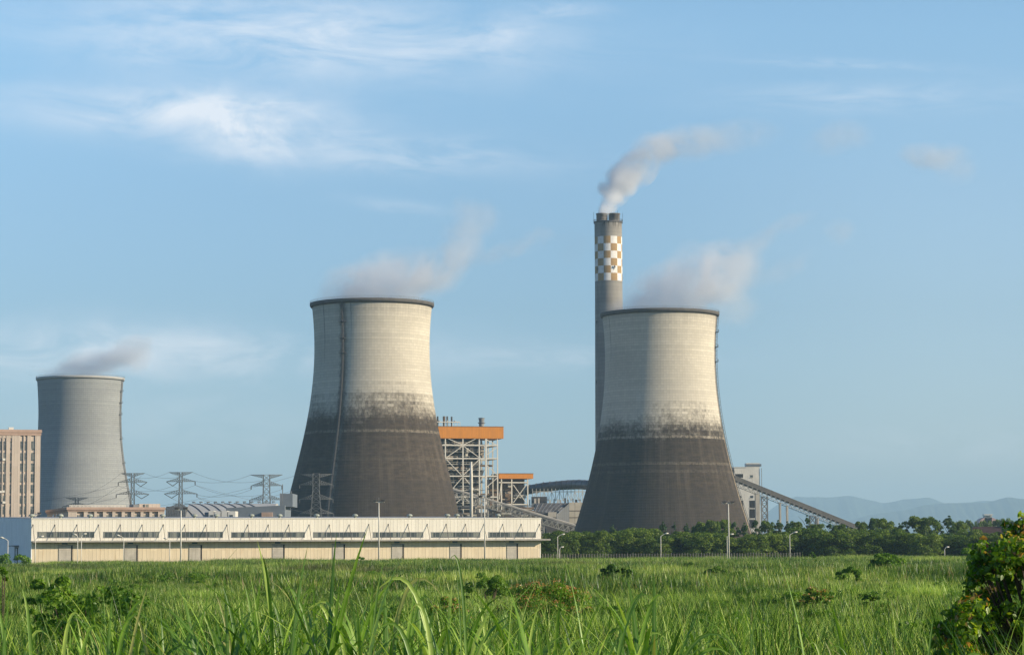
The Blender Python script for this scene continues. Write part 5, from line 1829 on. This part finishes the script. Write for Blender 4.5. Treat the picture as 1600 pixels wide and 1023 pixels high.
def scatter(name, pts, rot, scl, ncoll, coll, label):
    me = bpy.data.meshes.new(name)
    me.vertices.add(len(pts))
    me.vertices.foreach_set('co', np.asarray(pts, dtype=np.float32).ravel())
    for nm, ty, arr in (('rot', 'FLOAT', rot), ('scl', 'FLOAT', scl), ('idx', 'INT', ncoll)):
        at = me.attributes.new(nm, ty, 'POINT')
        at.data.foreach_set('value', np.asarray(arr, dtype=np.float32 if ty == 'FLOAT' else np.int32))
    me.update()
    o = link(bpy.data.objects.new(name, me))
    g = bpy.data.node_groups.new(name + '_scatter', 'GeometryNodeTree')
    g.interface.new_socket('Geometry', in_out='INPUT', socket_type='NodeSocketGeometry')
    g.interface.new_socket('Geometry', in_out='OUTPUT', socket_type='NodeSocketGeometry')
    gi, go = g.nodes.new('NodeGroupInput'), g.nodes.new('NodeGroupOutput')
    ci = g.nodes.new('GeometryNodeCollectionInfo')
    ci.inputs['Collection'].default_value = coll
    ci.inputs['Separate Children'].default_value = True
    ci.inputs['Reset Children'].default_value = True
    ip = g.nodes.new('GeometryNodeInstanceOnPoints')
    ip.inputs['Pick Instance'].default_value = True
    def attr(nm, ty):
        a = g.nodes.new('GeometryNodeInputNamedAttribute'); a.data_type = ty; a.inputs['Name'].default_value = nm
        return a.outputs['Attribute']
    cx = g.nodes.new('ShaderNodeCombineXYZ')
    g.links.new(attr('rot', 'FLOAT'), cx.inputs[2])
    g.links.new(gi.outputs[0], ip.inputs['Points'])
    g.links.new(ci.outputs[0], ip.inputs['Instance'])
    g.links.new(attr('idx', 'INT'), ip.inputs['Instance Index'])
    g.links.new(cx.outputs[0], ip.inputs['Rotation'])
    g.links.new(attr('scl', 'FLOAT'), ip.inputs['Scale'])
    g.links.new(ip.outputs[0], go.inputs[0])
    md = o.modifiers.new('scatter', 'NODES'); md.node_group = g
    tag(o, label, kind='stuff')
    return o


def vnoise(x, y, s, seed):
    """cheap smooth value noise"""
    r = np.random.default_rng(seed)
    t = r.random((64, 64))
    u, v = (x / s) % 64, (y / s) % 64
    i, j = u.astype(int), v.astype(int)
    fu, fv = u - i, v - j
    fu, fv = fu * fu * (3 - 2 * fu), fv * fv * (3 - 2 * fv)
    i1, j1 = (i + 1) % 64, (j + 1) % 64
    return (t[i, j] * (1 - fu) + t[i1, j] * fu) * (1 - fv) + (t[i, j1] * (1 - fu) + t[i1, j1] * fu) * fv


def field(name, y0, y1, dens, coll, nvar, smin, smax, label, margin=1.22, seed=1, csize=5.0, patchy=0):
    r = np.random.default_rng(seed)
    half = 800 / F * margin
    area = half * (y1 ** 2 - y0 ** 2)
    n = int(area * dens)
    y = np.sqrt(r.random(n) * (y1 ** 2 - y0 ** 2) + y0 ** 2)
    x = (r.random(n) * 2 - 1) * (half * y + 2)
    keep = np.ones(n, bool)
    # stop at the warehouse front
    sdist = (x - wl.x) * (-math.sin(RZ)) + (y - WY) * math.cos(RZ)
    keep &= ~((sdist > -3.0) & (x < 14))
    x, y = x[keep], y[keep]
    cl = vnoise(x + 500, y, csize, 3) * .55 + vnoise(x + 500, y, csize * .35, 4) * .3 + r.random(len(x)) * .15
    sc = smin + (smax - smin) * np.clip((cl - .25) * 1.9, 0, 1) ** 1.4
    sc *= .8 + .45 * vnoise(x + 900, y, 31.0, 9)
    if patchy:
        keep = vnoise(x + 300, y, csize * 2.2, 21) + .25 * r.random(len(x)) > patchy
        x, y, sc = x[keep], y[keep], sc[keep]
    z = gz(x, y) - .03
    return scatter(name, np.stack([x, y, z], 1), r.random(len(x)) * 6.28, sc, r.integers(0, nvar, len(x)), coll, label)


cn = src_collection('near_grass', [mk_near] * 6)
cm = src_collection('mid_grass', [mk_mid] * 6)
cf = src_collection('far_grass', [mk_far] * 6)
def mk_tall(i):
    r = np.random.default_rng(600 + i)
    V, Q, UV = blades(r, 34, .16, 1.12, .015, 7, lean=(.05, 1.2), bend=[.7, 1.1, 1.6][i % 3])
    return np_mesh('tuft', V, Q, m_grass)


def mk_weed(i):
    r = np.random.default_rng(700 + i)
    L = [(r.normal() * .22, r.normal() * .22, r.uniform(.25, .75), r.uniform(.08, .2)) for _ in range(9)]
    V, Q = leaf_cloud(r, 420, L, .065, .8, 'leaf')
    return np_mesh('weed', V, Q, m_drk if i % 2 else m_brt)


ct = src_collection('tall_grass', [mk_tall] * 6)
cw = src_collection('field_weed', [mk_weed] * 4)
field('foreground_grass', 14, 34, 4.5, ct, 6, .75, 1.15, 'waist high coarse grass closest to the camera', seed=4, csize=1.6)
field('grass', 26, 64, 12, cn, 6, .55, 1.75, 'thick uneven green grass of the near field', seed=1, csize=2.6)
field('meadow_grass', 58, 165, 3.4, cm, 6, .5, 1.75, 'uneven green grass covering the middle of the field', seed=2, csize=5.0)
field('coarse_meadow_grass', 40, 300, .35, ct, 6, .7, 1.25, 'patches of coarser taller grass in the field', seed=5, csize=8.0, patchy=.62)
field('far_meadow_grass', 160, 672, .36, cf, 6, .5, 1.9, 'grass running up to the warehouse and the trees', seed=3, csize=11.0)
field('wall_side_grass', 330, 660, .06, ct, 6, 1.0, 2.1, 'tufts of taller grass toward the warehouse wall', seed=8, csize=7.0, patchy=.6)
field('meadow_weeds', 30, 330, .16, cw, 4, .7, 1.6, 'small leafy weeds scattered through the field grass', seed=6, csize=6.0, patchy=.56)


# ---- tall reeds close to the camera
def reed_clump(px, Y, specs, label, seed, nfill=26, fill_h=(1.25, 1.75), spread=.35, wid=.026):
    """specs: (px_tip, py_tip, droop, width_px) single blades that stand out; the rest fills the clump"""
    rr = np.random.default_rng(seed)
    c = P(px, 1023, Y)
    g0 = float(gz(c.x, Y))
    root = empty('reed_clump', (c.x, Y, g0), 0, label, 'reeds', 'clumps of tall reeds close up')
    VV_, QQ_, UU_ = [], [], []
    nv = 0
    def add(V, Q, U):
        nonlocal nv
        VV_.append(V); QQ_.append(Q + nv); UU_.append(U); nv += len(V)
    # leaves spring from the upper part of each stalk and arch over
    nst = max(8, int(nfill * .95))
    sx_, sy_ = rr.normal(size=nst) * spread * 1.25, rr.normal(size=nst) * spread
    sh_ = rr.uniform(fill_h[0] * .68, fill_h[1] * .80, nst)
    for k in range(nst):
        for q_ in range(9):
            hz_ = sh_[k] * rr.uniform(.55, 1.0)
            V, Q, U = blades(rr, 1, .01, rr.uniform(.4, .85), wid * rr.uniform(.6, 1.35), 9, lean=(.2, 1.9), bend=rr.uniform(.5, 1.9), hvar=.1, rib=True, base_z=hz_)
            add(V + np.array([sx_[k], sy_[k], 0]), Q, U)
        V, Q, U = blades(rr, 1, .01, sh_[k] * 1.25, wid * .5, 9, lean=(.05, .5), bend=.35, hvar=.05, rib=True)
        add(V + np.array([sx_[k], sy_[k], 0]), Q, U)
    for (tx, ty, droop, wpx, bx) in specs:
        # a blade from a base beside the clump to a given peak, then drooping over
        yy = Y + rr.uniform(-.4, .4)
        pk = P(tx, ty, yy) - Vector((c.x, Y, g0))
        ba = Vector((P(bx, 1023, yy).x - c.x, yy - Y, 0))
        n = 16
        sg = 1 if pk.x >= ba.x else -1
        dx = pk.x - ba.x
        c1 = Vector((ba.x + dx * .15, ba.y, pk.z * .60))
        c2 = Vector((pk.x - dx * .05, pk.y, pk.z * 1.10 if droop > .3 else pk.z * .95))
        en = Vector((pk.x + sg * droop * .24, pk.y, pk.z - droop * .20 if droop > .3 else pk.z))
        pts = []
        for i in range(n + 1):
            t = i / n
            pts.append(ba * (1 - t) ** 3 + c1 * 3 * t * (1 - t) ** 2 + c2 * 3 * t * t * (1 - t) + en * t ** 3)
        w0 = wpx * .8 * yy / F
        V = []; U = []
        for i, q in enumerate(pts):
            t = i / n
            d = (pts[min(n, i + 1)] - pts[max(0, i - 1)]).normalized()
            sd = d.cross(Vector((.25, -1, .1))).normalized()
            w_ = w0 * (1 - t ** 3) * (.6 + .4 * min(1, t * 3)) / 2
            fold = Vector((0, 1, 0)) * w_ * .5
            V += [q - sd * w_, q + fold, q + sd * w_]
            U += [(0, t), (.5, t), (1, t)]
        Q = [(i * 3 + j, i * 3 + j + 1, i * 3 + j + 4, i * 3 + j + 3) for i in range(n) for j in (0, 1)]
        add(np.array([tuple(v) for v in V]), np.array(Q), np.array(U))
    link(bpy.data.objects.new('leaves', np_mesh('leaves', np.concatenate(VV_), np.concatenate(QQ_), m_reed, uv=np.concatenate(UU_), smooth=True)), root)
    st = MB()
    for k in range(nst):
        x_, y_ = sx_[k], sy_[k]
        h = sh_[k]
        st.tube([(x_, y_, -.05), (x_ + .01, y_, h * .6), (x_, y_, h)], [.008, .007, .004], 5)
    st.build('stalks', m_reed, root)
    return root


reed_clump(540, 11.5, [(588, 876, .15, 7, 560), (612, 866, 1.0, 12, 585), (648, 898, .1, 11, 600), (474, 900, .5, 8, 530), (548, 905, .9, 11, 555), (528, 918, .7, 12, 550), (575, 930, .5, 11, 560)],
           'dense clump of broad reeds at the bottom centre, left of the single arching blades', 41, 44, (1.3, 1.72), .34, .028)
reed_clump(700, 11, [(672, 858, 1.15, 13, 705), (730, 857, .35, 7, 735), (720, 880, .1, 5, 728), (650, 940, .8, 13, 680), (675, 930, .4, 13, 695), (790, 918, .2, 4, 790)],
           'reeds with the tallest single arching blade, right of the dense central clump', 42, 22, (1.2, 1.6), .3, .024)
reed_clump(400, 12, [(365, 912, .25, 11, 405), (395, 906, .2, 10, 425), (352, 928, .2, 9, 400), (320, 990, .6, 9, 400), (330, 940, .3, 7, 400), (400, 890, .15, 5, 430)],
           'few pale reeds leaning left, between the left and central clumps', 43, 14, (1.0, 1.45), .25, .022)
reed_clump(150, 12, [(188, 905, .9, 10, 150), (220, 914, .15, 8, 160), (175, 925, .9, 11, 165), (52, 915, .25, 11, 60), (92, 940, .5, 11, 90), (30, 960, .7, 11, 20), (245, 972, 1.0, 10, 190), (120, 955, .6, 10, 110)],
           'broad reeds at the bottom left corner', 44, 44, (1.05, 1.55), .5, .026)
reed_clump(830, 11.5, [(820, 945, .3, 10, 810), (870, 960, 1.0, 8, 830), (800, 950, .6, 12, 790), (845, 985, .8, 10, 850)],
           'reeds in front of the orange topped weed', 45, 24, (1.1, 1.5), .34, .022)
reed_clump(950, 12.5, [(982, 912, .5, 11, 930), (1015, 920, .35, 11, 960), (1080, 957, .9, 13, 980), (1085, 980, .9, 13, 990), (990, 960, .8, 9, 960), (935, 962, .6, 9, 930)],
           'reeds leaning right, below the right cooling tower', 46, 30, (1.05, 1.5), .32, .024)
reed_clump(1355, 12, [(1360, 976, .1, 9, 1358), (1342, 978, .8, 6, 1360), (1310, 1000, .3, 8, 1330), (1290, 990, .4, 8, 1300)],
           'small bright reeds left of the big bush', 47, 14, (1.0, 1.3), .3, .022)
reed_clump(1450, 11, [(1455, 960, .05, 9, 1420), (1480, 985, .9, 10, 1455), (1500, 987, 1.3, 7, 1470), (1470, 1000, 1.2, 8, 1450), (1510, 1000, 1.2, 6, 1480)],
           'thin arching reeds at the foot of the big bush', 48, 18, (1.0, 1.35), .3, .02)
reed_clump(1150, 13, [(1170, 955, .2, 6, 1165), (1110, 1000, .7, 9, 1120), (1220, 990, .6, 8, 1200)], 'low reeds midway between the leaning reeds and the big bush', 49, 18, (.95, 1.3), .5, .02)

reed_clump(250, 12.5, [(262, 950, .6, 9, 250), (232, 945, .5, 9, 250)], 'low reeds between the corner reeds and the pale leaning ones', 50, 26, (1.1, 1.5), .4, .026)
reed_clump(470, 12.5, [(440, 925, .4, 9, 470)], 'broad reeds just left of the dense central clump', 51, 30, (1.15, 1.6), .34, .028)
reed_clump(630, 12.2, [(640, 915, .5, 10, 625)], 'broad reeds between the dense central clump and the tallest blade', 52, 34, (1.15, 1.6), .34, .028)
reed_clump(770, 12.4, [(765, 930, .4, 9, 770)], 'reeds right of the tallest arching blade, left of the orange topped weed', 53, 28, (1.1, 1.5), .34, .026)
reed_clump(20, 12.2, [(12, 935, .4, 9, 20)], 'reeds cut by the left edge of the picture', 54, 28, (1.1, 1.5), .34, .028)

# ------------------------------------------------------------------ steam
def plume(label, Y, blobs, density, col, seed, nscale=.075, thr=.36, aniso=.1, soft=1.0, tiers=1.0, stepm=4.0, name='steam_plume'):
    """blobs in photo px: (px, py, half-width px, half-height px, angle deg, weight)"""
    c0 = P(blobs[0][0], blobs[0][1], Y)
    m = bpy.data.materials.new('steam ' + str(seed)); m.use_nodes = True
    nt = NT(m.node_tree); nt.n.clear()
    out = nt.new('ShaderNodeOutputMaterial')
    pv = nt.new('ShaderNodeVolumePrincipled')
    pv.inputs['Color'].default_value = (*col, 1)
    pv.inputs['Anisotropy'].default_value = aniso
    tc = nt.new('ShaderNodeTexCoord')
    ob = tc.outputs['Object']
    wn_ = nt.new('ShaderNodeTexNoise'); wn_.inputs['Scale'].default_value = nscale * .7; wn_.inputs['Detail'].default_value = 3
    nt.l.new(ob, wn_.inputs['Vector'])
    wv = nt.new('ShaderNodeVectorMath', operation='MULTIPLY_ADD')
    nt.l.new(wn_.outputs['Color'], wv.inputs[0]); wv.inputs[1].default_value = (16, 16, 16); wv.inputs[2].default_value = (-8, -8, -8)
    wa = nt.new('ShaderNodeVectorMath', operation='ADD')
    nt.l.new(ob, wa.inputs[0]); nt.l.new(wv.outputs[0], wa.inputs[1])
    tot = None
    k = Y / F
    me_v, me_f = [], []
    for (px_, py_, hw_, hh_, an_, wt) in blobs:
        q = P(px_, py_, Y) - c0
        rx, rz = hw_ * k * 1.25, hh_ * k * 1.3
        ry = min(rx, rz * 1.5)
        mp = nt.new('ShaderNodeMapping', vector_type='TEXTURE')
        mp.inputs['Location'].default_value = q
        mp.inputs['Rotation'].default_value = (0, -math.radians(an_), 0)
        mp.inputs['Scale'].default_value = (rx, ry, rz)
        nt.l.new(wa.outputs[0], mp.inputs['Vector'])
        ln = nt.new('ShaderNodeVectorMath', operation='LENGTH')
        nt.l.new(mp.outputs[0], ln.inputs[0])
        f = nt.m('MULTIPLY', nt.step(ln.outputs['Value'], .35, 1.0, 1.0, 0.0), wt)
        tot = f if tot is None else nt.m('ADD', tot, f)
        # hull
        b0 = len(me_v)
        R3 = Matrix.Rotation(-math.radians(an_), 3, 'Y')
        NU, NV = 20, 12
        for j in range(NV + 1):
            for i in range(NU):
                a, b2 = 2 * math.pi * i / NU, math.pi * j / NV
                w_ = R3 @ Vector((rx * 1.03 * math.sin(b2) * math.cos(a), ry * 1.03 * math.sin(b2) * math.sin(a), rz * 1.03 * math.cos(b2)))
                me_v.append(tuple(q + w_))
        for j in range(NV):
            for i in range(NU):
                i2 = (i + 1) % NU
                me_f.append((b0 + j * NU + i, b0 + (j + 1) * NU + i, b0 + (j + 1) * NU + i2, b0 + j * NU + i2))
    n = nt.noise(wa.outputs[0], nscale, 6.0, .62, .3)
    n = nt.step(n, thr, thr + .22)
    dd = nt.m('MULTIPLY', nt.m('MULTIPLY', tot, nt.m('ADD', nt.m('MULTIPLY', n, 1.0), .06)), density)
    nt.l.new(dd, pv.inputs['Density'])
    nt.l.new(pv.outputs[0], out.inputs['Volume'])
    me = bpy.data.meshes.new(name); me.from_pydata(me_v, [], me_f)
    o = bpy.data.objects.new(name, me)
    COL.objects.link(o)
    rm = o.modifiers.new('union', 'REMESH'); rm.mode = 'VOXEL'; rm.voxel_size = max(1.2, 4 * k)
    bpy.context.view_layer.update()
    dg = bpy.context.evaluated_depsgraph_get()
    me2 = bpy.data.meshes.new_from_object(o.evaluated_get(dg))
    o.modifiers.clear(); o.data = me2
    me2.materials.clear(); me2.materials.append(m)
    o.location = c0
    m.cycles.volume_step_rate = 1.0
    tag(o, label, 'steam', 'steam plumes')
    return o


STEAM = (0.925, 0.95, 0.995)
plume('grey steam drifting right off the middle cooling tower', 1267, [
    (582, 466, 88, 20, 0, 1.3), (612, 436, 82, 42, 6, 1.0), (548, 446, 54, 30, 15, .8), (680, 428, 58, 32, 25, .8), (720, 382, 44, 34, 60, .5), (747, 338, 32, 38, 70, .4),
    (785, 392, 56, 15, 20, .36), (838, 374, 27, 17, 10, .3)], .055, STEAM, 61, thr=.34)
plume('pinkish grey steam drifting right off the right cooling tower', 1350, [
    (1032, 482, 86, 20, 0, 1.3), (1074, 446, 84, 44, 5, 1.0), (1005, 464, 54, 26, 25, .8), (1128, 426, 62, 46, 15, .85), (1150, 480, 40, 28, 0, .3), (1178, 384, 56, 20, 35, .32),
    (1233, 350, 48, 14, 20, .26), (1312, 365, 24, 21, 0, .3), (1228, 420, 56, 18, 30, .2), (1092, 388, 54, 14, 10, .3)], .055, STEAM, 62, thr=.34)
plume('dark thin steam over the grey cooling tower at the left', 1800, [
    (125, 580, 66, 12, 0, 1.0), (150, 566, 60, 20, 8, .9), (195, 552, 44, 20, 20, .7), (215, 560, 26, 20, 30, .5)], .06, (.86, .9, .96), 63, thr=.2)
plume('dense white steam rising from the chimney and thinning to the right', 1500, [
    (949, 325, 13, 14, 0, 2.6), (956, 304, 18, 22, 60, 2.4), (972, 282, 26, 24, 50, 1.8), (995, 262, 30, 26, 30, .75), (1026, 234, 44, 27, 15, .24), (1075, 224, 62, 30, 5, .09), (1145, 212, 80, 26, 5, .05),
    (1310, 215, 56, 24, 10, .06), (1450, 248, 50, 20, -5, .11), (1490, 255, 30, 34, 60, .07)], .26, STEAM, 64, nscale=.06, thr=.34)
plume('faint smoky wisp hanging left of the chimney', 1520, [(905, 385, 22, 34, -50, 1.0), (880, 370, 30, 14, 0, .8)], .006, (.6, .62, .66), 65, name='steam_wisp')

# ------------------------------------------------------------------ haze
m_hz = bpy.data.materials.new('haze'); m_hz.use_nodes = True
nt = NT(m_hz.node_tree); nt.n.clear()
out = nt.new('ShaderNodeOutputMaterial')
pv = nt.new('ShaderNodeVolumePrincipled')
pv.inputs['Color'].default_value = (0.52, 0.78, 1.0, 1)
pv.inputs['Density'].default_value = 0.00007
pv.inputs['Anisotropy'].default_value = 0.0
nt.l.new(pv.outputs[0], out.inputs['Volume'])
hz_ = MB().box(-9800, 9800, -2000, 24500, -3.2, 600).build('haze', m_hz)
tag(hz_, 'pale blue summer haze filling the air over the plain', kind='stuff')
